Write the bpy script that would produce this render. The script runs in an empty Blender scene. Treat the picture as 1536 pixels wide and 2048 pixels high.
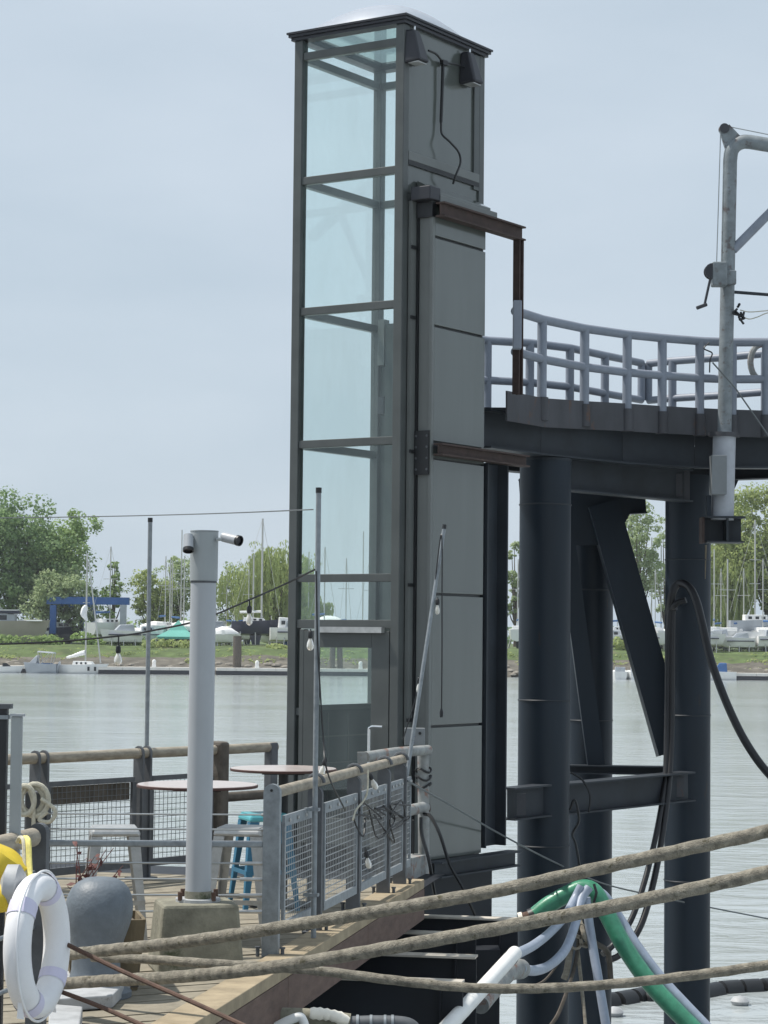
import bpy, math, random
from mathutils import Vector, Matrix, noise
random.seed(7)
R = math.radians
scene = bpy.context.scene
C = scene.collection

# ------------------------------------------------------------------ camera
FPX = 4500.0                       # focal length in pixels of the 1536x2048 photograph
PITCH, ROLL, EYE = math.atan(251 / FPX), 0.0100, 2.0
FWD = Vector((0, math.cos(PITCH), math.sin(PITCH)))
_u0 = Vector((0, -math.sin(PITCH), math.cos(PITCH)))
RGT = Vector((1, 0, 0)) * math.cos(ROLL) + _u0 * math.sin(ROLL)
UPV = _u0 * math.cos(ROLL) - Vector((1, 0, 0)) * math.sin(ROLL)
CAM = Vector((0, 0, EYE))
cd = bpy.data.cameras.new('camera')
cam = bpy.data.objects.new('camera', cd); C.objects.link(cam)
cd.sensor_fit = 'VERTICAL'; cd.sensor_height = 36.0; cd.lens = 36.0 * FPX / 2048
cd.clip_start = 0.1; cd.clip_end = 6000
m3 = Matrix((RGT, UPV, -FWD)).transposed()
cam.matrix_world = Matrix.Translation(CAM) @ m3.to_4x4()
scene.camera = cam

# ------------------------------------------------------------------ sky, sun, exposure
SUN_EL, SUN_AZ = R(62), R(-76)     # azimuth from +Y towards +X
world = bpy.data.worlds.new('World'); scene.world = world; world.use_nodes = True
nt = world.node_tree; nt.nodes.clear()
def N(t, **k):
    n = nt.nodes.new(t)
    for a, b in k.items(): setattr(n, a, b)
    return n
out = N('ShaderNodeOutputWorld'); bg = N('ShaderNodeBackground'); bg.inputs[1].default_value = 0.10
sky = N('ShaderNodeTexSky', sky_type='NISHITA'); sky.sun_disc = False
sky.sun_elevation = SUN_EL; sky.sun_rotation = SUN_AZ; sky.dust_density = 2.0; sky.air_density = 1.0
tc = N('ShaderNodeTexCoord'); mp = N('ShaderNodeMapping'); mp.inputs['Scale'].default_value = (2.2, 2.2, 7.0)
nz = N('ShaderNodeTexNoise'); nz.inputs['Scale'].default_value = 2.2; nz.inputs['Detail'].default_value = 5
rp = N('ShaderNodeValToRGB')
rp.color_ramp.elements[0].position = 0.30; rp.color_ramp.elements[0].color = (5.55, 6.60, 7.60, 1)
rp.color_ramp.elements[1].position = 0.72; rp.color_ramp.elements[1].color = (6.55, 7.50, 8.45, 1)
mx = N('ShaderNodeMixRGB'); mx.inputs[0].default_value = 0.88
nt.links.new(tc.outputs['Generated'], mp.inputs[0]); nt.links.new(mp.outputs[0], nz.inputs[0])
nt.links.new(nz.outputs[0], rp.inputs[0]); nt.links.new(sky.outputs[0], mx.inputs[1])
nt.links.new(rp.outputs[0], mx.inputs[2]); nt.links.new(mx.outputs[0], bg.inputs[0]); nt.links.new(bg.outputs[0], out.inputs[0])
sl = bpy.data.lights.new('sun', 'SUN'); sl.energy = 4.9; sl.angle = R(1.0); sl.color = (1.0, 0.955, 0.88)
so = bpy.data.objects.new('sun', sl); C.objects.link(so)
SUNV = Vector((math.sin(SUN_AZ) * math.cos(SUN_EL), math.cos(SUN_AZ) * math.cos(SUN_EL), math.sin(SUN_EL)))
so.rotation_euler = SUNV.to_track_quat('Z', 'Y').to_euler(); so.location = (0, 0, 40)
vs = scene.view_settings; vs.view_transform = 'Standard'; vs.look = 'None'; vs.gamma = 1; vs.exposure = 0.0; vs.use_curve_mapping = False

# ------------------------------------------------------------------ pixel helpers (a measured point of the place)
def ray(px, py): return FWD + RGT * ((px - 768) / FPX) + UPV * ((1024 - py) / FPX)
def W(px, py, Y):
    d = ray(px, py); return CAM + d * (Y / d.y)
def G(px, py, z=0.0):
    d = ray(px, py); return CAM + d * ((z - EYE) / d.z)
def zrow(X, Y, row):
    k = (1024 - row) / FPX; a = Vector((X, Y, 0))
    return EYE + (k * a.dot(FWD) - a.dot(UPV)) / (UPV.z - k * FWD.z)
def V(*a): return Vector(a)

# ------------------------------------------------------------------ mesh builder
class MB:
    def __init__(s): s.v = []; s.f = []
    def add(s, vs, fs):
        n = len(s.v); s.v += [Vector(p) for p in vs]; s.f += [tuple(i + n for i in f) for f in fs]; return s
    def box(s, x0, x1, y0, y1, z0, z1):
        return s.add([(x0,y0,z0),(x1,y0,z0),(x1,y1,z0),(x0,y1,z0),(x0,y0,z1),(x1,y0,z1),(x1,y1,z1),(x0,y1,z1)],
                     [(0,3,2,1),(4,5,6,7),(0,1,5,4),(1,2,6,5),(2,3,7,6),(3,0,4,7)])
    def hexa(s, b, t):      # four bottom corners, four top corners (counter-clockwise from above)
        return s.add(list(b) + list(t), [(0,3,2,1),(4,5,6,7),(0,1,5,4),(1,2,6,5),(2,3,7,6),(3,0,4,7)])
    def frame(s, p0, p1, up=V(0,0,1)):
        d = (Vector(p1) - Vector(p0)); d.normalize()
        if abs(d.dot(up)) > 0.98: up = V(0, 1, 0)
        r = d.cross(up).normalized(); u = r.cross(d).normalized(); return d, r, u
    def beam(s, p0, p1, w, h, up=V(0,0,1)):
        p0, p1 = Vector(p0), Vector(p1); d, r, u = s.frame(p0, p1, up); w /= 2; h /= 2
        q = [(-w,-h),(w,-h),(w,h),(-w,h)]
        vs = [p0 + r*a + u*b for a, b in q] + [p1 + r*a + u*b for a, b in q]
        return s.add(vs, [(0,1,2,3),(7,6,5,4),(0,4,5,1),(1,5,6,2),(2,6,7,3),(3,7,4,0)])
    def ibeam(s, p0, p1, depth, width, tf=.016, tw=.012, up=V(0,0,1)):
        p0, p1 = Vector(p0), Vector(p1); d, r, u = s.frame(p0, p1, up); o = u * (depth/2 - tf/2)
        s.beam(p0+o, p1+o, width, tf, up); s.beam(p0-o, p1-o, width, tf, up); s.beam(p0, p1, tw, depth-2*tf-.001, up); return s
    def tube(s, pts, r, n=10, closed=False, caps=True):
        pts = [Vector(p) for p in pts]; m = len(pts); rs = r if isinstance(r, (list, tuple)) else [r]*m
        base = len(s.v); prev = None
        for i, p in enumerate(pts):
            if closed: d = pts[(i+1) % m] - pts[i-1]
            else: d = pts[min(i+1, m-1)] - pts[max(i-1, 0)]
            d.normalize()
            if prev is None:
                a = V(0,0,1) if abs(d.z) < .9 else V(0,1,0)
                x = d.cross(a).normalized()
            else:
                x = prev - d * prev.dot(d)
                x = x.normalized() if x.length > 1e-6 else d.orthogonal().normalized()
            prev = x; y = d.cross(x)
            for k in range(n):
                t = 2*math.pi*k/n; s.v.append(p + (x*math.cos(t) + y*math.sin(t)) * rs[i])
        for i in range(m if closed else m-1):
            a = base + i*n; b = base + ((i+1) % m)*n
            for k in range(n):
                k2 = (k+1) % n; s.f.append((a+k, a+k2, b+k2, b+k))
        if caps and not closed:
            s.f.append(tuple(base + k for k in range(n))[::-1]); s.f.append(tuple(base + (m-1)*n + k for k in range(n)))
        return s
    def lathe(s, prof, n=24, M=None, caps=True):
        base = len(s.v); M = M or Matrix()
        for r_, z in prof:
            for k in range(n):
                t = 2*math.pi*k/n; s.v.append(M @ V(r_*math.cos(t), r_*math.sin(t), z))
        for i in range(len(prof)-1):
            a = base+i*n; b = a+n
            for k in range(n):
                k2 = (k+1) % n; s.f.append((a+k, a+k2, b+k2, b+k))
        if caps:
            s.f.append(tuple(base+k for k in range(n))[::-1]); s.f.append(tuple(base+(len(prof)-1)*n+k for k in range(n)))
        return s
    def prism(s, poly, a, b, M=None):   # polygon in local XZ, extruded along Y from a to b
        M = M or Matrix(); n = len(poly); base = len(s.v)
        s.v += [M @ V(x, a, z) for x, z in poly] + [M @ V(x, b, z) for x, z in poly]
        s.f.append(tuple(range(base, base+n))); s.f.append(tuple(range(base+2*n-1, base+n-1, -1)))
        for i in range(n):
            j = (i+1) % n; s.f.append((base+i, base+n+i, base+n+j, base+j))
        return s
    def build(s, name, mat, parent=None, smooth=False, bevel=0, kind=None):
        me = bpy.data.meshes.new(name)
        o0 = OFF.get(parent.name, V(0,0,0)) if parent else V(0,0,0)
        if parent and parent.parent: o0 = OFF.get(parent.parent.name, V(0,0,0))
        if parent is None: o0 = V(0,0,0)
        me.from_pydata([tuple(p - o0) for p in s.v], [], s.f); me.update()
        if smooth:
            me.shade_smooth(); me.set_sharp_from_angle(angle=R(38))
        if isinstance(mat, (list, tuple)): pass
        else: me.materials.append(mat)
        o = bpy.data.objects.new(name, me); C.objects.link(o)
        if parent: o.parent = parent
        if bevel:
            b = o.modifiers.new('bevel', 'BEVEL'); b.width = bevel; b.segments = 2; b.limit_method = 'ANGLE'; b.angle_limit = R(40)
        if kind: o['kind'] = kind
        return o
OFF = {}
def tag(o, label, cat, group=None):
    o['label'] = label; o['category'] = cat
    if group: o['group'] = group
    return o
def thing(name, label, cat, loc=(0,0,0), rz=0, group=None, local=False):
    """Empty at the base of a thing. local=True: parts are given in the thing's own frame."""
    o = bpy.data.objects.new(name, None); C.objects.link(o); o.location = loc; o.rotation_euler = (0, 0, rz)
    o.empty_display_size = 0.1
    if not local: OFF[o.name] = Vector(loc)
    return tag(o, label, cat, group)
def copy_tree(o, parent=None):
    c = o.copy(); C.objects.link(c); c.parent = parent
    for ch in [x for x in o.children]: copy_tree(ch, c)
    return c
def catmull(pts, n=8):
    pts = [Vector(p) for p in pts]; out = []
    P = [pts[0]*2 - pts[1]] + pts + [pts[-1]*2 - pts[-2]]
    for i in range(1, len(P)-2):
        a, b, c, d = P[i-1], P[i], P[i+1], P[i+2]
        for k in range(n):
            t = k/n
            out.append(.5*((2*b) + (c-a)*t + (2*a-5*b+4*c-d)*t*t + (-a+3*b-3*c+d)*t**3))
    out.append(pts[-1]); return out

# ------------------------------------------------------------------ materials
MATS = {}
def mat(name, col, rough=.6, metal=0., var=.15, scale=6., bump=0., bscale=None, spec=.5, rust=0., rustcol=(.13,.06,.03), rscale=5., col2=None, stretch=(1,1,1), coat=0.):
    m = bpy.data.materials.new(name); m.use_nodes = True; t = m.node_tree; b = t.nodes['Principled BSDF']
    b.inputs['Roughness'].default_value = rough; b.inputs['Metallic'].default_value = metal
    b.inputs['Specular IOR Level'].default_value = spec; b.inputs['Coat Weight'].default_value = coat; b.inputs['Coat Roughness'].default_value = .12
    L = t.links.new
    c = t.nodes.new('ShaderNodeNewGeometry'); mpn = t.nodes.new('ShaderNodeMapping'); mpn.inputs['Scale'].default_value = stretch
    L(c.outputs['Position'], mpn.inputs[0])
    n1 = t.nodes.new('ShaderNodeTexNoise'); n1.inputs['Scale'].default_value = scale; n1.inputs['Detail'].default_value = 8; n1.inputs['Roughness'].default_value = .62
    L(mpn.outputs[0], n1.inputs[0])
    r1 = t.nodes.new('ShaderNodeValToRGB'); e = r1.color_ramp.elements
    e[0].position = .3; e[1].position = .7
    lo = [max(0, x*(1-var)) for x in col]; hi = [x*(1+var) for x in (col2 or col)]
    e[0].color = (*lo, 1); e[1].color = (*hi, 1)
    L(n1.outputs[0], r1.inputs[0]); last = r1.outputs[0]
    if rust > 0:
        n2 = t.nodes.new('ShaderNodeTexNoise'); n2.inputs['Scale'].default_value = rscale; n2.inputs['Detail'].default_value = 9; n2.inputs['Roughness'].default_value = .7
        L(mpn.outputs[0], n2.inputs[0])
        r2 = t.nodes.new('ShaderNodeValToRGB'); r2.color_ramp.elements[0].position = .72 - rust*.35; r2.color_ramp.elements[1].position = .78 - rust*.3
        r2.color_ramp.elements[0].color = (0,0,0,1); r2.color_ramp.elements[1].color = (1,1,1,1)
        L(n2.outputs[0], r2.inputs[0])
        mxn = t.nodes.new('ShaderNodeMixRGB'); mxn.inputs[2].default_value = (*rustcol, 1)
        L(r2.outputs[0], mxn.inputs[0]); L(last, mxn.inputs[1]); last = mxn.outputs[0]
    L(last, b.inputs['Base Color'])
    if bump:
        n3 = t.nodes.new('ShaderNodeTexNoise'); n3.inputs['Scale'].default_value = bscale or scale*6; n3.inputs['Detail'].default_value = 6
        L(mpn.outputs[0], n3.inputs[0]); bn = t.nodes.new('ShaderNodeBump'); bn.inputs['Strength'].default_value = bump; bn.inputs['Distance'].default_value = .01
        L(n3.outputs[0], bn.inputs['Height']); L(bn.outputs[0], b.inputs['Normal'])
    MATS[name] = m; return m
def glassmat(name, tint, refl=.5, ior=1.5, rough=.01):
    m = bpy.data.materials.new(name); m.use_nodes = True; t = m.node_tree; t.nodes.clear(); L = t.links.new
    o = t.nodes.new('ShaderNodeOutputMaterial'); tr = t.nodes.new('ShaderNodeBsdfTransparent'); tr.inputs[0].default_value = (*tint, 1)
    gl = t.nodes.new('ShaderNodeBsdfGlossy'); gl.inputs['Roughness'].default_value = rough; gl.inputs[0].default_value = (.9, .97, .97, 1)
    lw = t.nodes.new('ShaderNodeLayerWeight'); lw.inputs[0].default_value = .5
    pw = t.nodes.new('ShaderNodeMath'); pw.operation = 'POWER'; pw.inputs[1].default_value = 5; L(lw.outputs['Facing'], pw.inputs[0])
    fr = t.nodes.new('ShaderNodeMath'); fr.operation = 'MULTIPLY_ADD'; fr.inputs[1].default_value = .95; fr.inputs[2].default_value = .045; L(pw.outputs[0], fr.inputs[0])
    ml = t.nodes.new('ShaderNodeMath'); ml.operation = 'MULTIPLY'; ml.inputs[1].default_value = refl
    mxs = t.nodes.new('ShaderNodeMixShader'); L(fr.outputs[0], ml.inputs[0]); L(ml.outputs[0], mxs.inputs[0])
    L(tr.outputs[0], mxs.inputs[1]); L(gl.outputs[0], mxs.inputs[2])
    g_ = t.nodes.new('ShaderNodeNewGeometry'); mq = t.nodes.new('ShaderNodeMapping'); mq.inputs['Scale'].default_value = (1, 1, .35); L(g_.outputs['Position'], mq.inputs[0])
    dn = t.nodes.new('ShaderNodeTexNoise'); dn.inputs['Scale'].default_value = 2.6; dn.inputs['Detail'].default_value = 7; L(mq.outputs[0], dn.inputs[0])
    dm_ = t.nodes.new('ShaderNodeMapRange'); dm_.inputs[1].default_value = .42; dm_.inputs[2].default_value = .8; dm_.inputs[4].default_value = .045; L(dn.outputs[0], dm_.inputs[0])
    df = t.nodes.new('ShaderNodeBsdfDiffuse'); df.inputs[0].default_value = (.7,.75,.74,1); m2 = t.nodes.new('ShaderNodeMixShader')
    L(dm_.outputs[0], m2.inputs[0]); L(mxs.outputs[0], m2.inputs[1]); L(df.outputs[0], m2.inputs[2]); L(m2.outputs[0], o.inputs[0]); return m
def leafmat(name, c1, c2):
    m = bpy.data.materials.new(name); m.use_nodes = True; t = m.node_tree; b = t.nodes['Principled BSDF']; L = t.links.new
    g = t.nodes.new('ShaderNodeNewGeometry'); r = t.nodes.new('ShaderNodeValToRGB')
    r.color_ramp.elements[0].color = (*c1, 1); r.color_ramp.elements[1].color = (*c2, 1)
    n = t.nodes.new('ShaderNodeTexNoise'); n.inputs['Scale'].default_value = .35; n.inputs['Detail'].default_value = 3; L(g.outputs['Position'], n.inputs[0])
    a = t.nodes.new('ShaderNodeMath'); a.operation = 'MULTIPLY_ADD'; a.inputs[1].default_value = .30
    L(g.outputs['Random Per Island'], a.inputs[0]); s2 = t.nodes.new('ShaderNodeMath'); s2.operation = 'MULTIPLY'; s2.inputs[1].default_value = .6
    L(n.outputs[0], s2.inputs[0]); L(s2.outputs[0], a.inputs[2]); L(a.outputs[0], r.inputs[0]); L(r.outputs[0], b.inputs['Base Color'])
    b.inputs['Roughness'].default_value = .6; b.inputs['Specular IOR Level'].default_value = .25
    tl = t.nodes.new('ShaderNodeBsdfTranslucent'); L(r.outputs[0], tl.inputs[0]); ms = t.nodes.new('ShaderNodeMixShader'); ms.inputs[0].default_value = .52
    L(b.outputs[0], ms.inputs[1]); L(tl.outputs[0], ms.inputs[2]); L(ms.outputs[0], t.nodes['Material Output'].inputs[0]); return m

M_frame   = mat('tower_frame_paint', (.078,.086,.085), .42, .0, .15, 3, spec=.5)
M_panel   = mat('cladding_grey_gloss', (.096,.107,.099), .17, .0, .10, 2.5, bump=.09, bscale=1.3, coat=.5, rust=.16, rustcol=(.105,.115,.105), rscale=9, stretch=(1,1,.12))
M_chan    = mat('channel_grey', (.150,.160,.155), .4, 0, .08, 3)
M_black   = mat('black_plastic', (.012,.013,.015), .45, 0, .2)
M_dark    = mat('dark_steel_paint', (.0080,.0155,.0255), .5, 0, .25, 2.5, bump=.15, bscale=12, rust=.26, rustcol=(.030,.022,.018), rscale=5, spec=.35, stretch=(1,1,.22))
M_girder  = mat('girder_dark_grey', (.026,.032,.040), .55, 0, .25, 3, bump=.15, bscale=10, rust=.16, rustcol=(.055,.036,.026), rscale=4, spec=.35)
M_kick    = mat('kick_plate_weathered', (.055,.056,.064), .6, 0, .3, 3, rust=.36, rustcol=(.10,.055,.038), rscale=5, stretch=(1,1,.4))
M_rust    = mat('rusted_brown_steel', (.055,.035,.030), .75, 0, .35, 7, bump=.3, rust=.2, rustcol=(.11,.065,.04))
M_railp   = mat('grey_lavender_pipe_paint', (.215,.24,.29), .5, 0, .12, 5, rust=.10, rustcol=(.16,.15,.16))
M_mast    = mat('weathered_grey_mast', (.20,.225,.24), .55, 0, .25, 8, rust=.50, rustcol=(.115,.10,.10), rscale=9)
M_sleeve  = mat('pale_grey_sleeve', (.40,.42,.46), .55, 0, .12, 6, rust=.15, rustcol=(.22,.18,.15))
M_galv    = mat('galvanised_steel', (.25,.275,.295), .5, .35, .22, 18)
M_galvd   = mat('dark_weathered_post', (.105,.112,.122), .6, .2, .25, 8)
M_wire    = mat('galvanised_wire', (.36,.38,.39), .4, .6, .1)
M_wired   = mat('dark_mesh_wire', (.16,.175,.18), .5, .4, .1)
M_timber  = mat('silvered_timber_rail', (.31,.275,.22), .78, 0, .32, 9, bump=.4, stretch=(1,1,3))
M_timberd = mat('dark_timber', (.10,.085,.07), .8, 0, .35, 9, bump=.4)
M_conc    = mat('mossy_concrete', (.205,.195,.15), .9, 0, .35, 7, bump=.5, bscale=45, rust=.36, rustcol=(.075,.085,.045), rscale=3.2)
M_pole    = mat('light_pole_grey_paint', (.36,.38,.405), .42, 0, .09, 4, rust=.10, rustcol=(.30,.30,.30), rscale=12, stretch=(1,1,.3))
M_polecap = mat('light_pole_head', (.30,.325,.335), .42, 0, .06, 4)
M_chrome  = mat('bright_metal', (.75,.76,.76), .2, .9, .05)
M_silver  = mat('silver_stool_metal', (.46,.46,.45), .35, .55, .2, 12)
M_teal    = mat('teal_painted_metal', (.085,.36,.41), .4, 0, .1, 6)
M_teald   = mat('blue_stool_leg', (.025,.14,.24), .45, 0, .1, 6)
M_tan     = mat('peeled_tan_paint', (.20,.165,.115), .8, 0, .25, 14)
M_table   = mat('brown_table_top', (.50,.42,.385), .32, 0, .12, 12, coat=.4)
M_tedge   = mat('dark_table_edge', (.07,.03,.025), .5)
M_boll    = mat('bollard_grey_paint', (.125,.148,.172), .5, 0, .16, 14, bump=.25, bscale=60)
M_white   = mat('life_ring_white', (.78,.78,.80), .45, 0, .05, 5, rust=.13, rustcol=(.58,.57,.55), rscale=26)
M_strap   = mat('ring_strap_lilac', (.62,.60,.75), .55, 0, .05)
M_yellow  = mat('yellow_float', (.62,.46,.03), .6, 0, .15, 9)
M_yrope   = mat('yellow_rope', (.78,.68,.22), .8, 0, .2, 40)
M_crope   = mat('cream_rope', (.55,.52,.42), .85, 0, .2, 60, bump=.5)
M_hawser  = mat('weathered_hawser', (.225,.205,.165), .92, 0, .5, 26, bump=1.0, bscale=150, rust=.40, rustcol=(.085,.075,.045), rscale=20)
M_rod     = mat('rusty_rod', (.09,.05,.035), .8, 0, .35, 20)
M_plate   = mat('grey_steel_plate', (.40,.41,.42), .6, .1, .25, 7, rust=.25, rustcol=(.13,.11,.09))
M_deck    = mat('deck_boards_timber', (.235,.208,.158), .85, 0, .28, 5, bump=.35, bscale=40, rust=.22, rustcol=(.17,.145,.10), rscale=2.2, stretch=(1,1,1))  # the boards' own timber colour, with random darker blotches
M_edge    = mat('deck_edge_top', (.31,.25,.165), .8, 0, .25, 6, bump=.4, rust=.25, rustcol=(.24,.19,.11), rscale=4)
M_fascia  = mat('deck_fascia_brown', (.125,.082,.066), .85, 0, .28, 5, bump=.4, stretch=(1,1,4))
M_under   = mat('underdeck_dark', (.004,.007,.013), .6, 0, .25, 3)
M_flange  = mat('beam_flange_lit_tone', (.50,.46,.40), .7, 0, .2, 9)  # sunlight on the beam tops put into a pale colour; clamp band reuses it
M_pvc     = mat('white_pvc', (.78,.78,.76), .45, 0, .06, 7)
M_green   = mat('green_hose', (.055,.255,.15), .34, 0, .2, 14, bump=.15, bscale=90)
M_ghose   = mat('grey_blue_hose', (.33,.38,.47), .42, 0, .12, 12)
M_bhose   = mat('black_hose', (.008,.008,.010), .42, 0, .2, 9)
M_peel    = mat('peeling_white_pipe', (.27,.28,.275), .6, 0, .3, 9, rust=.5, rustcol=(.23,.13,.10), rscale=7)
M_bark    = mat('bark', (.09,.07,.05), .9, 0, .3, 2)
M_plank2  = mat('planter_wood', (.16,.125,.075), .8, 0, .3, 8, bump=.3, stretch=(1,1,.3))
M_dead    = mat('dead_red_stem', (.11,.035,.03), .7, 0, .3, 30)
M_boxg    = mat('control_box_grey', (.20,.215,.225), .5, 0, .08, 6)
M_purple  = mat('blue_print', (.06,.05,.20), .6)
M_inner   = mat('inner_wall_dark', (.055,.064,.060), .35, 0, .15, 3)
M_dome    = mat('dome_plastic', (.55,.58,.66), .3, 0, .08, 3); M_dome.node_tree.nodes['Principled BSDF'].inputs['Alpha'].default_value = .5
M_carr    = mat('carriage_dark', (.035,.045,.048), .3, 0, .15, 3, coat=.4)
M_flood   = mat('floodlight_bronze', (.030,.031,.038), .42, .2, .1, 4)
G_tower   = glassmat('tower_glass', (.966,.996,.988), 1.05, 1.5)
G_roof    = glassmat('roof_glass', (.86,.955,.94), .8, 1.5)
G_bulb    = mat('bulb_glass', (.80,.77,.70), .12, 0, .04, 9); G_bulb.node_tree.nodes['Principled BSDF'].inputs['Transmission Weight'].default_value = .45
M_fil     = mat('bulb_frost', (.85,.80,.70), .3)
# ================================================================== SETTING
WZ = -2.85
def water_mat():
    m = bpy.data.materials.new('river_water'); m.use_nodes = True; t = m.node_tree; b = t.nodes['Principled BSDF']; L = t.links.new
    b.inputs['Base Color'].default_value = (.34,.37,.375,1); b.inputs['Roughness'].default_value = .12; b.inputs['IOR'].default_value = 1.33
    g = t.nodes.new('ShaderNodeNewGeometry'); mp_ = t.nodes.new('ShaderNodeMapping'); mp_.inputs['Scale'].default_value = (.55, 1.0, 1); mp_.inputs['Rotation'].default_value = (0,0,.25)
    L(g.outputs['Position'], mp_.inputs[0])
    n1 = t.nodes.new('ShaderNodeTexNoise'); n1.inputs['Scale'].default_value = 1.1; n1.inputs['Detail'].default_value = 6; n1.inputs['Roughness'].default_value = .55; n1.inputs['Distortion'].default_value = .4
    L(mp_.outputs[0], n1.inputs[0])
    n2 = t.nodes.new('ShaderNodeTexNoise'); n2.inputs['Scale'].default_value = .12; n2.inputs['Detail'].default_value = 2; L(mp_.outputs[0], n2.inputs[0])
    ad = t.nodes.new('ShaderNodeMath'); ad.operation = 'MULTIPLY_ADD'; ad.inputs[1].default_value = 2.0; L(n2.outputs[0], ad.inputs[0]); L(n1.outputs[0], ad.inputs[2])
    n3 = t.nodes.new('ShaderNodeTexNoise'); n3.inputs['Scale'].default_value = .055; n3.inputs['Detail'].default_value = 3; L(mp_.outputs[0], n3.inputs[0])
    mr = t.nodes.new('ShaderNodeMapRange'); mr.inputs[1].default_value = .35; mr.inputs[2].default_value = .65; mr.inputs[3].default_value = .16; mr.inputs[4].default_value = .55; L(n3.outputs[0], mr.inputs[0])
    bn = t.nodes.new('ShaderNodeBump'); L(mr.outputs[0], bn.inputs['Strength']); bn.inputs['Strength'].default_value = .34; bn.inputs['Distance'].default_value = .30
    L(ad.outputs[0], bn.inputs['Height']); L(bn.outputs[0], b.inputs['Normal']); return m
M_water = water_mat()
w = MB().add([(-3000,-60,WZ),(3000,-60,WZ),(3000,5000,WZ),(-3000,5000,WZ)], [(0,1,2,3)]).build('water', M_water); w['kind'] = 'structure'

# far bank: earth foot, grass top, ragged shoreline
SH = 282.0
def grass_mat():
    m = mat('bank_grass', (.075,.110,.030), .9, 0, .45, .5, bump=.5, bscale=3, rust=.44, rustcol=(.13,.12,.06), rscale=.22); return m
M_grass = grass_mat()
M_earth = mat('bank_earth', (.115,.104,.084), .95, 0, .5, .6, bump=.8, bscale=1.5, rust=.4, rustcol=(.09,.08,.065), rscale=.5)
def bank(name, rows, m):
    mb = MB(); xs = [-150 + i*3.0 for i in range(101)]; vs = []; fs = []
    for (y, z, jy, jz) in rows:
        for x in xs:
            n = noise.noise(V(x*.09, y*.05, 3)) ; n2 = noise.noise(V(x*.33, y*.2, 8))
            vs.append((x, y + jy*(n + .5*n2), z + jz*(n2 + .6*n)))
    k = len(xs)
    for j in range(len(rows)-1):
        for i in range(k-1): fs.append((j*k+i, j*k+i+1, (j+1)*k+i+1, (j+1)*k+i))
    o = mb.add(vs, fs).build(name, m, smooth=True); o['kind'] = 'structure'; return o
bank('river_bank', [(SH+1.5,WZ-.6,1,0),(SH+3.5,WZ+.7,1.5,.35),(SH+7,WZ+1.7,1.6,.5),(SH+11,WZ+2.35,1.5,.3)], M_earth)
bank('grass_bank', [(SH+8.5,WZ+1.75,2.2,.3),(SH+12,WZ+2.9,1.5,.2),(SH+17,WZ+3.45,1,.12),(SH+40,WZ+3.7,0,.08),(SH+140,WZ+3.9,0,.1)], M_grass)
BZ = WZ + 3.55                                  # boatyard ground level

def upz_(p, z): return V(p.x, p.y, z)
# ------------------------------------------------------------------ dock deck: boards, kerb timber, fascia
EA, EB = G(400, 2048), G(846, 1765)             # deck edge, near and far
ED = (EB - EA); ED.z = 0; ED.normalize()         # along the edge, away
EN = V(ED.y, -ED.x, 0)                           # outwards (right)
deck = MB().add([EA + ED*s - EN*(t) + V(0,0,-.06) for s, t in ((-9,.02),(8.2,.02),(8.2,9),(-9,9))], [(0,1,2,3)])
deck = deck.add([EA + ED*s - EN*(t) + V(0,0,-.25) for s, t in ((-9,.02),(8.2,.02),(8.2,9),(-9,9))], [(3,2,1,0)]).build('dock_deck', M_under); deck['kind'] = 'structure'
bw = .20; bdir = V(math.cos(R(28)), math.sin(R(28)), 0); bnr = V(-bdir.y, bdir.x, 0)
EO = EA - EN*.222
for i in range(64):
    q = [EA + bnr*(-2.6 + i*bw + o) for o in (.007, bw-.009)]
    ends = []
    for p in q:                                   # where the board line meets the kerb
        t = ((EO - p).dot(EN)) / bdir.dot(EN); ends.append(p + bdir*t)
    if not (-3.2 < (ends[0]-EA).dot(ED) < 11): continue
    for k, e in enumerate(ends):
        s_ = (e-EA).dot(ED)
        if s_ > 7.0: e -= bdir*((s_-7.0)/max(.2, bdir.dot(ED)))
    dz = random.uniform(-.004, .003); L_ = 6.5
    b0, b1 = [e - bdir*L_ for e in ends]
    MB().hexa([upz_(x, -.055) for x in (b0, ends[0], ends[1], b1)], [upz_(x, dz) for x in (b0, ends[0], ends[1], b1)]).build('deck_board', M_deck, deck)
fas_joint = [-3.0, 2.05, 4.6, 7.05]
for a, b in zip(fas_joint[:-1], fas_joint[1:]):
    p0, p1 = EA + ED*(a+.004), EA + ED*(b-.004)
    MB().beam(p0 - EN*.115 + V(0,0,-.02), p1 - EN*.115 + V(0,0,-.02), .22, .075).build('kerb_timber', M_edge, deck, bevel=.006)
    MB().beam(p0 - EN*.028 + V(0,0,-.185), p1 - EN*.028 + V(0,0,-.185), .05, .25).build('fascia_board', M_fascia, deck, bevel=.004)
MB().beam(EA+ED*7.03-EN*.10+V(0,0,-.17), EA+ED*7.03-EN*1.6+V(0,0,-.17), .05, .26).build('fascia_board', M_fascia, deck)
# quay wall below the deck edge
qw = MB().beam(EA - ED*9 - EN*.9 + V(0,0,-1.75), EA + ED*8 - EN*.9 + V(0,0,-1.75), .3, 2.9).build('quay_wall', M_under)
tag(qw, 'dark steel quay wall under the timber deck', 'wall')

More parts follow.
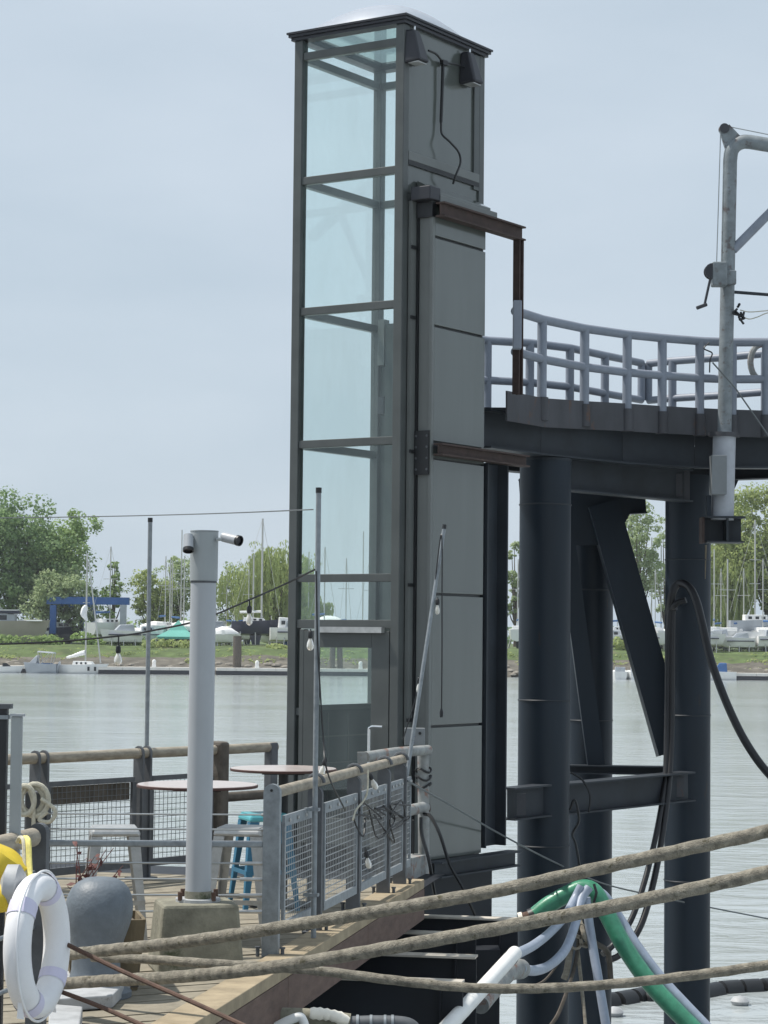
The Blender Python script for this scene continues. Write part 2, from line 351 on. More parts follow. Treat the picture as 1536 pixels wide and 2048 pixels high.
# steel beams that carry the deck out over the water
dk = thing('dock_framework', 'dark steel beams with top flanges coloured as if sunlit under the deck edge', 'framework', EA + V(0,0,-2.6))
def dock_beam(px0, row, px1, z, depth=.36):
    p1 = G(px1, row, z); p0 = p1 - EN*((p1-EA).dot(EN) + .85)
    b = MB(); b.beam(p0 - V(0,0,depth/2+.01), p1 - V(0,0,depth/2+.01), .02, depth-.03); b.beam(p0 - V(0,0,depth), p1 - V(0,0,depth), .13, .018)
    b.beam(p1 - EN*.16 - V(0,0,depth/2+.01), p1 - EN*.15 - V(0,0,depth/2+.01), .12, depth-.04)
    o = b.build('beam', M_under, dk)
    MB().beam(p0 - V(0,0,.007), p1 - V(0,0,.007), .155, .016).build('top_flange', M_flange, o)
    return p1
dock_beam(850, 1837, 1036, -.42); dock_beam(775, 1867, 952, -.42); dock_beam(810, 1912, 953, -.42, .55); dock_beam(700, 1962, 926, -.42, .6)
b = MB()
for (px0, px1, row, D) in ((925, 1000, 1900, 19.2), (560, 905, 2010, 16.6)):
    b = MB()
    a0, a1 = W(px0, row, D), W(px1, row, D); b.hexa([a0+V(0,.0,-1.6), a1+V(0,.0,-1.6), a1+V(0,.3,-1.6), a0+V(0,.3,-1.6)], [a0, a1, a1+V(0,.3,0), a0+V(0,.3,0)])
    b.build('wale', M_under, dk)

# ================================================================== GLASS LIFT TOWER
TH = R(56.5)
TC = W(797, 1275, 21.0); TC.z = 0
TX = V(math.cos(TH), math.sin(TH), 0); TY = V(-math.sin(TH), math.cos(TH), 0)
TM = Matrix((TX, TY, V(0,0,1))).transposed()
def tp(px, row, ly):         # ray meets the plane y=ly of the tower -> (lx, z)
    d = ray(px, row); k = ((TC + TY*ly - CAM).dot(TY)) / d.dot(TY); p = CAM + d*k; return (p-TC).dot(TX), p.z
def tq(px, row, lx):         # ray meets the plane x=lx -> (ly, z)
    d = ray(px, row); k = ((TC + TX*lx - CAM).dot(TX)) / d.dot(TX); p = CAM + d*k; return (p-TC).dot(TY), p.z
def tz(lx, ly, row):
    p = TC + TX*lx + TY*ly; return zrow(p.x, p.y, row)
tw = thing('lift_tower', 'tall grey framed glass lift tower with grey clad machine shaft', 'lift tower', TC, TH, local=True)
TWd = tq(582, 700, 0)[0]                         # width of the door face
TL = tp(969, 250, 0)[0]                          # depth of the right face
ZT = tz(0, 0, 46)                                # underside of the roof
PW = .095
for (x, y) in ((0,0),(0,TWd-PW),(TL-PW,TWd-PW),(TL-PW,0)):
    x0 = max(0, x); z1 = ZT
    MB().box(x0, x0+PW, y, y+PW, -.25, z1).build('corner_post', M_frame, tw, bevel=.006)
# transoms of the door face, of the left face and of the back face
rows_t = [82, 338, 607, 880, 1155, 1249]
ZB = [tz(0, .09, r) for r in rows_t]; bh = .075
for i, z in enumerate(ZB):
    h = bh if i < 5 else .085
    MB().box(.012, .082, PW+.002, TWd-PW-.002, z-h/2, z+h/2).build('transom', M_frame, tw, bevel=.005)
    if i < 4:
        MB().box(PW+.002, TL-PW-.002, TWd-.082, TWd-.012, z-bh/2, z+bh/2).build('transom', M_frame, tw, bevel=.005)
    if i < 3: MB().box(TL-.082, TL-.012, PW+.002, TWd-PW-.002, z-bh/2, z+bh/2).build('transom', M_frame, tw, bevel=.005)
zz = ZB + [.12]
for i in range(len(ZB)-1):
    a, b_ = ZB[i+1]+bh/2+.002, ZB[i]-bh/2-.002
    MB().box(.044, .052, PW, TWd-PW, a, b_).build('glass_pane', G_tower, tw)
    if i < 4: MB().box(PW, TL-PW, TWd-.052, TWd-.044, (a if i < 3 else .10), b_).build('glass_pane', G_tower, tw)
    if i < 2: MB().box(TL-.052, TL-.044, PW, TWd-PW, a, b_).build('glass_pane', G_tower, tw)
MB().box(.044, .052, PW, TWd-PW, ZB[0]+bh/2, ZT-.02).build('glass_pane', G_tower, tw)
MB().box(PW, TL-PW, TWd-.052, TWd-.044, ZB[0]+bh/2, ZT-.02).build('glass_pane', G_tower, tw)
MB().box(TL-.052, TL-.044, PW, TWd-PW, ZB[0]+bh/2, ZT-.02).build('glass_pane', G_tower, tw)
# back face: solid lower panel, guide mast
zbk = tz(TL, TWd*.8, 648)
MB().box(TL-.055, TL-.035, .1, TWd-.10, .0, zbk).build('back_panel', M_inner, tw)
MB().box(TL-.16, TL-.06, TWd-.36, TWd-.22, .0, zbk-.02).build('guide_mast', M_inner, tw)
MB().box(TL-.15, TL-.06, TWd-.2, TWd-.12, tz(TL,TWd,735), tz(TL,TWd,645)).build('latch_box', M_chan, tw)
MB().box(TL-.15, TL-.06, TWd-.2, TWd-.13, tz(TL,TWd,832), tz(TL,TWd,798)).build('latch_box', M_flood, tw)
# roof: stepped rim, glass, dome
rf = MB()
ov = .045
for (o_, z0, z1) in ((ov-.02, ZT, ZT+.03), (ov, ZT+.032, ZT+.058), (ov+.014, ZT+.060, ZT+.080)):
    for (x0,x1,y0,y1) in ((-o_,TL+o_,-o_,.10),(-o_,TL+o_,TWd-.10,TWd+o_),(-o_,.10,.1005,TWd-.1005),(TL-.10,TL+o_,.1005,TWd-.1005)):
        rf.box(x0,x1,y0,y1,z0,z1)
ro = rf.build('roof_rim', M_flood, tw)
MB().box(.1,TL-.1,.1,TWd-.1,ZT+.03,ZT+.04).build('roof_glass', G_roof, ro)
dm = MB(); nn = 14; vs=[]; fs=[]
for i in range(nn+1):
    for j in range(nn+1):
        u, v_ = i/nn, j/nn; h = (1-(2*u-1)**2)*(1-(2*v_-1)**2)
        vs.append((.04+u*(TL-.08), .04+v_*(TWd-.08), ZT+.075+.33*h**.6))
for i in range(nn):
    for j in range(nn): a=i*(nn+1)+j; fs.append((a,a+nn+1,a+nn+2,a+1))
dm.add(vs, fs).build('dome', M_dome, ro, smooth=True)
# right face: large upper sheet, sill, inner post
zs1 = tz(.4, 0, 322)
MB().box(PW+.002, TL-PW-.002, .02, .045, tz(.4,0,395), ZT-.01).build('upper_sheet', M_panel, tw)
MB().box(PW+.002, TL-PW-.002, .024, .046, -.05, tz(.4,0,395)-.002).build('lower_sheet', M_chan, tw)
MB().box(TL-PW-.10, TL-PW-.004, .0, .018, tz(TL,0,385), ZT-.012).build('inner_stile', M_frame, tw)
MB().box(PW+.002, TL-PW-.002, -.004, .018, zs1-.04, zs1+.045).build('sill_rail', M_chan, tw, bevel=.004)
MB().box(PW+.002, TL-PW-.002, -.002, .018, zs1-.085, zs1-.041).build('drip_gap', M_black, tw)
# machine shaft on the right face
SP = .225                                        # how far it stands proud
L0 = tp(866, 700, -SP)[0]; L1 = tp(969, 700, -SP)[0]
zt_ = tp(866, 400, -SP)[1]
cuts = [416, 484, 662-9, 888-6]                 # joint rows at the near edge
cut2 = [tp(866, r, -SP)[1] for r in (409, 472, 651, 884, 916, 1188, 1453, 1722)]
MB().box(L0+.02, L1-.02, -SP+.02, -.02, -.05, zt_).build('shaft_core', M_black, tw)
for i in range(len(cut2)-1):
    if i == 3: continue
    MB().box(L0+.012, L1, -SP-.004, -SP+.018, cut2[i+1]+.012, cut2[i]-.012).build('cladding_panel', M_panel if i < 5 else M_panel, tw, bevel=.004)
MB().box(L0+.012, L1, -SP-.002, -SP+.018, cut2[4]+.003, cut2[3]-.06).build('cladding_panel', M_panel, tw)
# near side of the shaft (faces the door side): channels and a dark slot
yb = [-SP-.006, -.190, -.175, -.075, -.060, -.045]
MB().box(L0-.03, L0+.012, -SP-.006, -SP+.03, -.05, zt_).build('channel', M_chan, tw, bevel=.004)
MB().box(L0-.012, L0+.010, -SP+.034, -.075, -.05, zt_).build('channel', M_chan, tw)
MB().box(L0-.035, L0+.010, -.072, -.052, -.05, zt_-.05).build('channel', M_black, tw)
MB().box(PW+.004, L0+.012, -.048, -.004, -.05, zt_).build('channel', M_chan, tw)
for r in (495, 635, 903, 1170, 1440):
    z = tz(PW, 0, r); MB().box(PW-.02, PW+.06, -.062, -.047, z-.016, z+.016).build('clip', M_black, tw)
zp0, zp1 = tz(L0,-.12,950), tz(L0,-.12,862)
pl = MB().box(L0-.045, L0-.031, -SP+.01, -.055, zp0, zp1).build('splice_plate', M_black, tw)
for k in range(4):
    for yy in (-SP+.03, -.075):
        z = zp0+.05+k*(zp1-zp0-.1)/3; MB().lathe([(.011,-.004),(.011,.004)], 8, Matrix.Translation((L0-.049,yy,z)) @ Matrix.Rotation(R(90),4,'Y')).build('bolt', M_galvd, pl)
# flashing on top of the shaft
zf = zt_
fl = MB(); fl.hexa([(L0+.05,-SP-.02,zf),(L1+.06,-SP-.02,zf),(L1+.06,.0,zf),(L0+.05,.0,zf)], [(L0+.05,-SP-.02,zf+.09),(L1+.06,-SP-.02,zf+.09),(L1+.06,.0,zf+.22),(L0+.05,.0,zf+.22)])
fl.build('flashing', M_panel, tw)
MB().box(L0+.03, L1+.14, -SP-.05, -SP-.022, zf-.03, zf+.055).build('flashing_lip', M_chan, tw)
MB().box(PW-.04, L0+.045, -SP-.045, -.052, zf-.01, zf+.12).build('top_bracket', M_flood, tw, bevel=.01)
MB().box(L0-.05, L0+.02, -SP-.01, -.06, zf-.16, zf-.02).build('top_bracket', M_black, tw)
# rusted support beams and hanger
l2 = tp(1034, 440, -SP-.03)[0]
z1 = tp(866, 402, -SP-.03)[1]
MB().ibeam((L0-.03,-SP-.085,z1-.075),(l2,-SP-.085,z1-.075), .14, .10).build('rust_beam', M_rust, tw)
zlo = zrow(*(TC+TX*l2+TY*(-SP-.085)).xy, 790)
MB().ibeam((l2-.06,-SP-.085,z1-.145),(l2-.06,-SP-.085,zlo), .085, .075, up=V(1,0,0)).build('rust_post', M_rust, tw)
l3 = tp(1042, 905, -SP-.03)[0]; z3 = tp(866, 888, -SP-.03)[1]
MB().ibeam((L0-.03,-SP-.085,z3-.05),(l3,-SP-.085,z3-.05), .115, .10).build('rust_beam', M_rust, tw)
# dark wide-flange column beside the shaft
zc1 = tz(L1, -SP, 925); zc0 = -.02
MB().ibeam((L1+.24,-.13,zc0),(L1+.24,-.13,zc1), .40, .24, .022, .016, up=V(1,0,0)).build('support_column', M_girder, tw)
# base sill and pier
zsb = tp(861, 1722, -SP-.03)[1]
MB().ibeam((L0-.05,-SP-.10,zsb-.075),(L1+.48,-SP-.10,zsb-.075), .15, .16).build('base_beam', M_girder, tw)
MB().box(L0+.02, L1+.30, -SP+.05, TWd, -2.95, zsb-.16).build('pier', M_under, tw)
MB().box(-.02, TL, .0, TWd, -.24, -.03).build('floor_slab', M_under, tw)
# door
yd = [tq(p, 1350, 0)[0] for p in (597, 606, 633, 745, 768)]
dz0 = .04; dz1 = ZB[5]-.05
MB().box(.01,.085, yd[1]+.002, yd[0], -.02, dz1).build('jamb', M_frame, tw, bevel=.004)
MB().box(.02,.07, yd[0]+.001, TWd-PW, tz(0,TWd,1430), tz(0,TWd,1415)).build('transom', M_frame, tw)
MB().box(.044,.052, yd[0]+.001, TWd-PW, .02, dz1).build('glass_pane', G_tower, tw)
yR = PW+.012
dr = MB(); dr.box(.005,.06, yd[2], yd[1]-.003, dz0, dz1-.012); dr.box(.005,.06, yR, yd[3]+.02, dz0, dz1-.012)
dr.box(.005,.06, yd[3]+.0205, yd[2]-.0005, dz1-.17, dz1-.012); dr.box(.005,.06, yd[3]+.0205, yd[2]-.0005, dz0, dz0+.25)
dro = dr.build('door', M_frame, tw, bevel=.004)
MB().box(.03,.036, yd[3]+.02, yd[2], dz0+.25, dz1-.17).build('pane', G_tower, dro)
zc = tq(640,1262,0)[1]
MB().box(-.055,.0, yR+.05, yd[3]+.62, dz1-.03, dz1+.025).build('door_closer', M_silver, dro)
hy = tq(738,1480,-.06)[0]; hz = tz(-.06,hy,1453); hz0 = tz(-.06,hy,1530)
MB().tube(catmull([(-.06,hy,hz0),(-.06,hy,hz-.05),(-.06,hy-.01,hz-.015),(-.06,hy-.05,hz),(-.06,hy-.15,hz)],6), .014, 8).build('handle', M_chrome, dro, smooth=True)
# lift carriage at the bottom landing
cr = MB(); zc_ = tz(.8,TWd-.15,1418)
cr.box(.12,TL-.2,TWd-.17,TWd-.14,.05,zc_); cr.box(TL-.24,TL-.2,.2,TWd-.175,.05,zc_); cr.box(.12,TL-.2,.2,TWd-.13,.02,.048)
co = cr.build('carriage', M_carr, tw)
cg = MB()
for x in (.45,.8): cg.box(x-.008,x+.008,TWd-.178,TWd-.171,.06,zc_-.03)
for k in range(1,5): cg.box(.13,TL-.25,TWd-.177,TWd-.1705,zc_*k/5-.006,zc_*k/5+.006)
cg.build('carriage_grid', M_frame, co)
MB().box(.11,TL-.19,TWd-.185,TWd-.128,zc_,zc_+.05).build('carriage_rail', M_frame, co)

# floodlights on the tower
def flood(px, row, label):
    lx, z = tp(px, row, -.10); p = TC + TX*lx
    t = thing('wall_floodlight', label, 'floodlight', p + V(0,0,z-.17), TH, 'floodlights on the lift tower', local=True)
    MB().hexa([(-.09,-.17,.02),(.09,-.17,.02),(.10,.015,.0),(-.10,.015,.0)], [(-.055,-.075,.33),(.055,-.075,.33),(.075,.015,.33),(-.075,.015,.33)]).build('housing', M_flood, t, bevel=.02)
    MB().box(-.07,.07,-.14,-.02,.002,.012).build('lens', M_silver, t)
    MB().lathe([(.012,0),(.012,.03),(.004,.04)],8,Matrix.Translation((0,-.05,.332))).build('photocell', M_chrome, t)
    return t
flood(838, 92, 'dark tapered floodlight on tower sheet, beside the glass corner post')
flood(948, 136, 'dark tapered floodlight on tower sheet, beside the far edge stile')
def tpt(px,row,ly=-.02):
    lx, z = tp(px,row,ly); return TC + TX*lx + TY*ly + V(0,0,z)
ca = thing('floodlight_cable', 'black cable loop with conduit tee hanging on tower sheet', 'cable', tpt(884,130))
MB().tube(catmull([tpt(857,101,-.03),tpt(872,108,-.035),tpt(884,122,-.03)],6)+[], .011, 6).build('branch_cable', M_black, ca, smooth=True)
MB().tube(catmull([tpt(890,126,-.03),tpt(912,129,-.035),tpt(930,136,-.03)],6), .011, 6).build('branch_cable', M_black, ca, smooth=True)
MB().beam(tpt(883,124,-.03), tpt(893,127,-.03), .04, .045).build('tee_box', M_black, ca)
MB().tube([tpt(886,126,-.025), tpt(884,190,-.02), tpt(882,245,-.02)], .016, 8).build('conduit', M_black, ca, smooth=True)
MB().tube(catmull([tpt(882,245,-.02),tpt(884,268,-.03),tpt(900,284,-.09),tpt(917,304,-.12),tpt(921,325,-.13),tpt(912,350,-.12),tpt(906,368,-.08)],7), .011, 6).build('loose_cable', M_black, ca, smooth=True)
# ================================================================== GANGWAY PLATFORM ON COLUMNS
RZ = 5.30
rail_px = [(1022,622),(1080,640),(1165,658),(1250,670),(1320,677),(1395,683),(1460,685.5),(1528,685),(1820,684)]
RP = [G(a, b, RZ) for a, b in rail_px]
FZ = 4.33                                        # walking surface
gp = thing('gangway_platform', 'dark steel gangway platform standing on three thick round columns', 'platform', V(RP[3].x, RP[3].y+.6, WZ))
BACKV = V(-.50, .866, 0)
def off(p, d, z): return V(p.x, p.y, z) + d
# kick plates, one per bay, and the fascia girder under them
kz1 = [zrow(RP[i].x, RP[i].y, r) for i, r in enumerate((786,797,803,808,813,817,820,822,824))]
for i in range(len(RP)-1):
    p, q = RP[i], RP[i+1]
    if i == 0: p = p - (q-p)*.28
    d = (q-p); d.z = 0; d.normalize(); n = V(d.y,-d.x,0)
    MB().beam(off(p, n*.05, kz1[i]-.15), off(q-d*.006, n*.05, kz1[i+1]-.15), .018, .30).build('kick_plate', M_kick, gp)
gpx = [(968,826,905-24),(1130,838,906),(1260,845,908),(1425,850,909),(1600,818,914)]
gz1, gz0 = FZ-.03, FZ-.42
P0 = RP[0] - (RP[1]-RP[0])*1.0 + BACKV*.15
pts = [W(966, 850, 22.55), RP[1] + V(.03,.25,0), RP[3]+V(0,.22,0), RP[5]+V(0,.2,0), RP[8]+V(0,.2,0)]
for i in range(len(pts)-1):
    p, q = pts[i], pts[i+1]; d=(q-p); d.z=0; d.normalize()
    MB().ibeam(off(p, V(0,0,0), (gz1+gz0)/2), off(q-d*.01, V(0,0,0), (gz1+gz0)/2), gz1-gz0, .20, .02, .016).build('edge_girder', M_girder, gp)
rear_px = [(940,676),(975,681),(1060,686),(1140,696),(1210,711),(1283,726)]
RR = [G(a, b, RZ+.02) for a, b in rear_px]
rear2_px = [(1297,727),(1345,722),(1445,715),(1530,707),(1820,692)]
R2 = [G(a, b, RZ+.02) for a, b in rear2_px]
# deck plate of the platform
dp = MB(); front = [off(p, V(0,.05,0), 0) for p in [pts[0]]+RP]; back = [off(p, V(0,.05,0), 0) for p in (RR[0],RR[1],RR[2],RR[3],RR[4],RR[5],R2[0],R2[1],R2[2],R2[4])]
for i in range(9):
    a,b_,c_,d_ = front[i],front[i+1],back[i+1],back[i]
    dp.hexa([off(x,V(0,0,0),FZ-.028) for x in (a,b_,c_,d_)],[off(x,V(0,0,0),FZ-.002) for x in (a,b_,c_,d_)])
dp.build('deck_plate', M_girder, gp)
for p, q in ((back[1],back[5]),(back[5],back[9])):
    MB().ibeam(off(p,V(0,0,0),FZ-.25), off(q,V(0,0,0),FZ-.25), .4, .2).build('edge_girder', M_girder, gp)
# columns
c1 = W(1089, 1275, 23.75); c2 = W(1375.5, 1275, 26.0); c3 = W(1181, 1275, 27.0)
def col(c, r, ztop, n='column'):
    o = MB().lathe([(r,WZ-1.5),(r,ztop)], 40, Matrix.Translation((c.x,c.y,0))).build(n, M_dark, gp, smooth=True); return o
col(c1, .272, gz0-.005); col(c2, .262, gz0-.005); col(c3, .268, zrow(c3.x,c3.y,1000))
MB().lathe([(.272*1.02,-.001),(.272*1.02,.02)],32,Matrix.Translation((c1.x,c1.y,gz0-.03))).build('cap_plate', M_girder, gp)
for c_, r_, rows_ in ((c1,.272,(1010,1400,1690)),(c2,.262,(1120,1430,1760)),(c3,.268,(1180,1440))):
    for rw in rows_:
        z_ = zrow(c_.x, c_.y, rw)
        MB().tube([V(c_.x+(r_+.001)*math.cos(a), c_.y+(r_+.001)*math.sin(a), z_) for a in [2*math.pi*k/36 for k in range(36)]], .009, 5, closed=True).build('weld_bead', M_girder, gp, smooth=True)
# cross beams between columns
def xb(pxa,ra,pxb,rb,Da,Db,depth,w=.2):
    a, b = W(pxa,ra,Da), W(pxb,rb,Db); o = MB().ibeam(a,b,depth,w,.018,.014).build('cross_beam', M_girder, gp); return a,b,o
a,b,o = xb(1120,946,1372,972,23.9,25.65,.37)
d=(b-a).normalized(); MB().beam(b-d*.17-V(.0,.02,.13),b-d*.17-V(.0,.02,-.13),.10,.03).build('bolt_plate', M_kick, o)
MB().beam(b-V(0,.1,.19),b-V(0,.1,-.19),.06,.012).build('end_plate', M_kick, o)
a,b,o = xb(1120,1598,1375,1572,23.9,25.65,.33,.22)
MB().beam(b-d*.17-V(.0,.03,.11),b-d*.17-V(.0,.03,-.11),.10,.03).build('bolt_plate', M_kick, o)
a,b,o = xb(1015,1608,1088,1600,23.0,23.5,.33,.20)
MB().beam(a+V(.14,-.01,-.11),a+V(.14,-.01,.11),.09,.03).build('bolt_plate', M_kick, o)
MB().ibeam(W(1140,1538,26.6), W(1330,1541,26.4), .10,.2).build('cross_beam', M_girder, gp)
# diagonal braces and gussets
MB().beam(W(1205,1010,26.55), W(1345,1505,26.3), .36, .34, up=V(0,1,0)).build('diagonal_brace', M_dark, gp)
MB().beam(W(1130,1060,26.55), W(1192,1530,26.62), .20, .14, up=V(0,1,0)).build('diagonal_brace', M_dark, gp)
q = [W(1140,985,26.5),W(1280,990,26.5),W(1245,1055,26.5),W(1218,1090,26.5),W(1140,1090,26.5)]
g=MB(); n_=len(q); g.v=[p for p in q]+[p+V(0,.03,0) for p in q]; g.f=[tuple(range(n_))[::-1],tuple(range(n_,2*n_))]+[(i,(i+1)%n_,n_+(i+1)%n_,n_+i) for i in range(n_)]
g.build('gusset', M_dark, gp)
MB().ibeam(W(1040,1000,26.8)+V(0,0,.0), W(1290,985,26.8), .5,.2).build('cross_beam', M_dark, gp)
# right-hand girder haunch
q=[W(1425,860,26.3),W(1830,855,26.3),W(1830,918,26.3),W(1493,924,26.3),W(1455,1010,26.3),W(1425,1010,26.3)]
g=MB(); n_=len(q); g.v=[p for p in q]+[p+V(0,.05,0) for p in q]; g.f=[tuple(range(n_))[::-1],tuple(range(n_,2*n_))]+[(i,(i+1)%n_,n_+(i+1)%n_,n_+i) for i in range(n_)]
g.build('haunch', M_dark, gp)

# railings on the platform
def pipe_rail(name, label, P, posts, rz, zmid, zfoot, r=.042, cap=True, stub=None, group='pipe railings on the gangway platform'):
    t = thing(name, label, 'railing', V(P[0].x,P[0].y,zfoot), group=group)
    top = [off(p,V(0,0,0),rz) for p in P]; mid = [off(p,V(0,0,0),zmid) for p in P]
    MB().tube(top, r, 12).build('top_rail', M_railp, t, smooth=True)
    MB().tube(mid, r*.95, 12).build('mid_rail', M_railp, t, smooth=True)
    for i in posts:
        p = P[i]; zf = zfoot if not isinstance(zfoot, list) else zfoot[i]
        po = MB().tube([off(p,V(0,0,0),zf), off(p,V(0,0,0),rz)], r*1.05, 12).build('post', M_railp, t, smooth=True)
        if stub:
            MB().tube([off(p,V(0,-.0,0),zf-.02), off(p,V(0,-.0,0),zf+.22)], r*1.45, 12).build('sleeve', M_kick, po, smooth=True)
    return t
zm = zrow(RP[2].x,RP[2].y,735)
ft = pipe_rail('pipe_railing', 'pale grey pipe railing along the rusty kick plate of the platform', [off(RP[0]+(RP[1]-RP[0])*.06, V(.02,-.04,0),0)]+[off(p, V(.02,-.04,0),0) for p in RP[1:]], list(range(1,9)), RZ, zm, FZ-.06, .048, stub=True)
p0 = off(RP[0], V(.02,-.04,0),0)
rq = TC + TX*(l2-.06) + TY*(-SP-.085)
MB().box(rq.x-.06,rq.x+.025,rq.y-.20,rq.y-.10,zm-.04,RZ+.03).build('end_post', M_railp, ft, bevel=.01)
zm2 = zrow(RR[2].x,RR[2].y,765)
t2 = pipe_rail('pipe_railing', 'pale grey pipe railing on the far edge of platform, ending near a gap', RR, [1,2,3,4], RZ+.02, zm2, FZ, .047)
MB().tube([off(RR[5],V(0,0,0),zm2), off(RR[5],V(0,0,0),RZ+.02)], .047, 12).build('post', M_railp, t2, smooth=True)
t3 = pipe_rail('pipe_railing', 'pale grey pipe railing behind the davit mast, beyond the railing gap', R2, [1,2,3], RZ+.02, zm2, FZ, .047)
MB().tube([off(R2[0],V(0,0,0),zm2), off(R2[0],V(0,0,0),RZ+.02)], .047, 12).build('post', M_railp, t3, smooth=True)
# white hose ring hung on the far rail
c_ = G(1524,724,RZ-.18); ring=[c_+V(.13*math.cos(a),0,.2*math.sin(a)) for a in [2*math.pi*k/20 for k in range(20)]]
tag(MB().tube(ring,.035,8,closed=True).build('lifebuoy', M_peel, smooth=True), 'off white ring hung on the platform railing by the davit', 'lifebuoy')

# ------------------------------------------------------------------ davit crane
DD = 24.4
dv = thing('davit_crane', 'weathered grey davit crane with bent top arm and hand winch', 'crane', W(1450,1085,DD))
def dw(px,row,k=0): return W(px,row,DD+k)
MB().tube([dw(1444.5,1040),dw(1449,865)], .125, 20).build('socket', M_sleeve, dv, smooth=True)
MB().tube([dw(1448.5,874),dw(1448.8,866)], .17, 20).build('socket_flange', M_kick, dv, smooth=True)
MB().tube([dw(1448.8,866),dw(1460,330)]+catmull([dw(1460,322),dw(1463,302),dw(1472,290),dw(1486,284),dw(1500,284)],5)+[dw(1536,290),dw(1820,340)], .078, 18).build('mast', M_mast, dv, smooth=True)
MB().tube([dw(1466,500),dw(1540,425),dw(1640,323)], .05, 12).build('brace', M_railp, dv, smooth=True)
q=[dw(1451,300),dw(1439,262),dw(1458,250),dw(1478,271),dw(1492,282),dw(1462,300)]
g=MB(); n_=len(q); g.v=[p-V(0,.03,0) for p in q]+[p+V(0,.03,0) for p in q]; g.f=[tuple(range(n_))[::-1],tuple(range(n_,2*n_))]+[(i,(i+1)%n_,n_+(i+1)%n_,n_+i) for i in range(n_)]
g.build('sheave_horn', M_mast, dv)
M_=Matrix.Translation(dw(1448,258)) @ Matrix.Rotation(R(90),4,'X')
MB().lathe([(.055,-.045),(.04,-.02),(.04,.02),(.055,.045)],16,M_).build('sheave', M_kick, dv, smooth=True)
MB().tube([dw(1441,268,-.02),dw(1433,530,-.02)], .006, 5).build('lift_wire', M_wire, dv)
MB().tube([dw(1456,253,-.02),dw(1800,322,-.02)], .006, 5).build('lift_wire', M_wire, dv)
wn = MB().box(-.075,.085,-.12,.05,-.12,.14); wn.v=[p+dw(1436,552,-.1) for p in wn.v]
wo = wn.build('winch', M_mast, dv, bevel=.015)
MB().lathe([(.085,-.05),(.085,-.035),(.06,-.03),(.06,.03),(.085,.035),(.085,.05)],20,Matrix.Translation(dw(1424,543,-.16)) @ Matrix.Rotation(R(90),4,'X')).build('drum', M_flood, wo, smooth=True)
MB().tube([dw(1420,560,-.24),dw(1409,610,-.26)], .014, 6).build('crank', M_flood, wo)
MB().tube([dw(1413,609,-.26),dw(1394,616,-.30)], .020, 8).build('crank_handle', M_flood, wo)
MB().box(*(lambda p:(p.x-.10,p.x+.10,p.y-.09,p.y+.0,p.z-.03,p.z+.12))(dw(1452,565,-.06))).build('winch_bracket', M_mast, dv, bevel=.008)
MB().tube([dw(1466,584),dw(1545,590)], .018, 8).build('stay_arm', M_girder, dv)
kn = MB()
for k in range(7):
    a = dw(1474+random.uniform(-6,8), 624+random.uniform(-10,12), -.08); kn.tube(catmull([a,a+V(random.uniform(-.06,.06),-.02,random.uniform(-.06,.06)),a+V(random.uniform(-.09,.09),0,random.uniform(-.09,.05))],4), .013, 6)
kn.build('rope_knot', M_black, dv)
MB().tube(catmull([dw(1480,620,-.08),dw(1500,624,-.1),dw(1540,621,-.1),dw(1600,618,-.1)],6), .006,5).build('tag_line', M_crope, dv)
MB().tube(catmull([dw(1482,630,-.08),dw(1497,638,-.1),dw(1515,634,-.1),dw(1540,625,-.1),dw(1600,622,-.1)],6), .006,5).build('tag_line', M_crope, dv)
p=dw(1443,0,0)
a,b=dw(1420,990,-.15),dw(1450,912,-.15)
MB().hexa([V(a.x-.0,a.y-.12,a.z),V(a.x+.165,a.y-.12,a.z),V(a.x+.165,a.y+.05,a.z),V(a.x,a.y+.05,a.z)],[V(a.x-.0,a.y-.12,b.z),V(a.x+.165,a.y-.12,b.z),V(a.x+.165,a.y+.05,b.z),V(a.x,a.y+.05,b.z)]).build('switch_box', M_boxg, dv, bevel=.006)
a=dw(1409,1085); b=dw(1486,1034)
sb=MB(); sb.box(a.x,b.x,a.y-.17,a.y+.25,b.z-.02,b.z); sb.box(a.x+.02,b.x,a.y-.13,a.y+.25,a.z,a.z+.015); sb.box(a.x+.01,b.x-.005,a.y+.10,a.y+.13,a.z+.016,b.z-.021)
xm=(a.x+b.x)/2+.02; sb.box(xm-.012,xm+.012,a.y-.14,a.y+.098,a.z+.016,b.z-.021)
sb.build('bracket', M_girder, dv)
MB().box(a.x-.03,a.x-.002,a.y-.02,a.y+.2,dw(1409,1086).z,dw(1409,1034).z).build('weld_plate', M_rust, dv)
MB().hexa([dw(1402,1158,1.40),dw(1411,1158,1.40),dw(1411,1158,1.418),dw(1402,1158,1.418)],[dw(1403,1090,1.40),dw(1414,1090,1.40),dw(1414,1090,1.418),dw(1403,1090,1.418)]).build('peeled_patch', M_tan, dv)
MB().box(a.x+.01,a.x+.06,a.y-.10,a.y-.02,dw(1409,1034).z,dw(1409,992).z).build('strut', M_dark, dv)
MB().tube(catmull([dw(1418,686,-.3),dw(1408,697,-.35),dw(1424,706,-.3),dw(1420,720,-.3),dw(1419,745,-.3)],6), .008,5).build('lashing', M_black, dv)
MB().tube([dw(1425,725,-.3),dw(1470,775,-.3),dw(1560,905,-.35)], .009, 6).build('guy_wire', M_wired, dv)

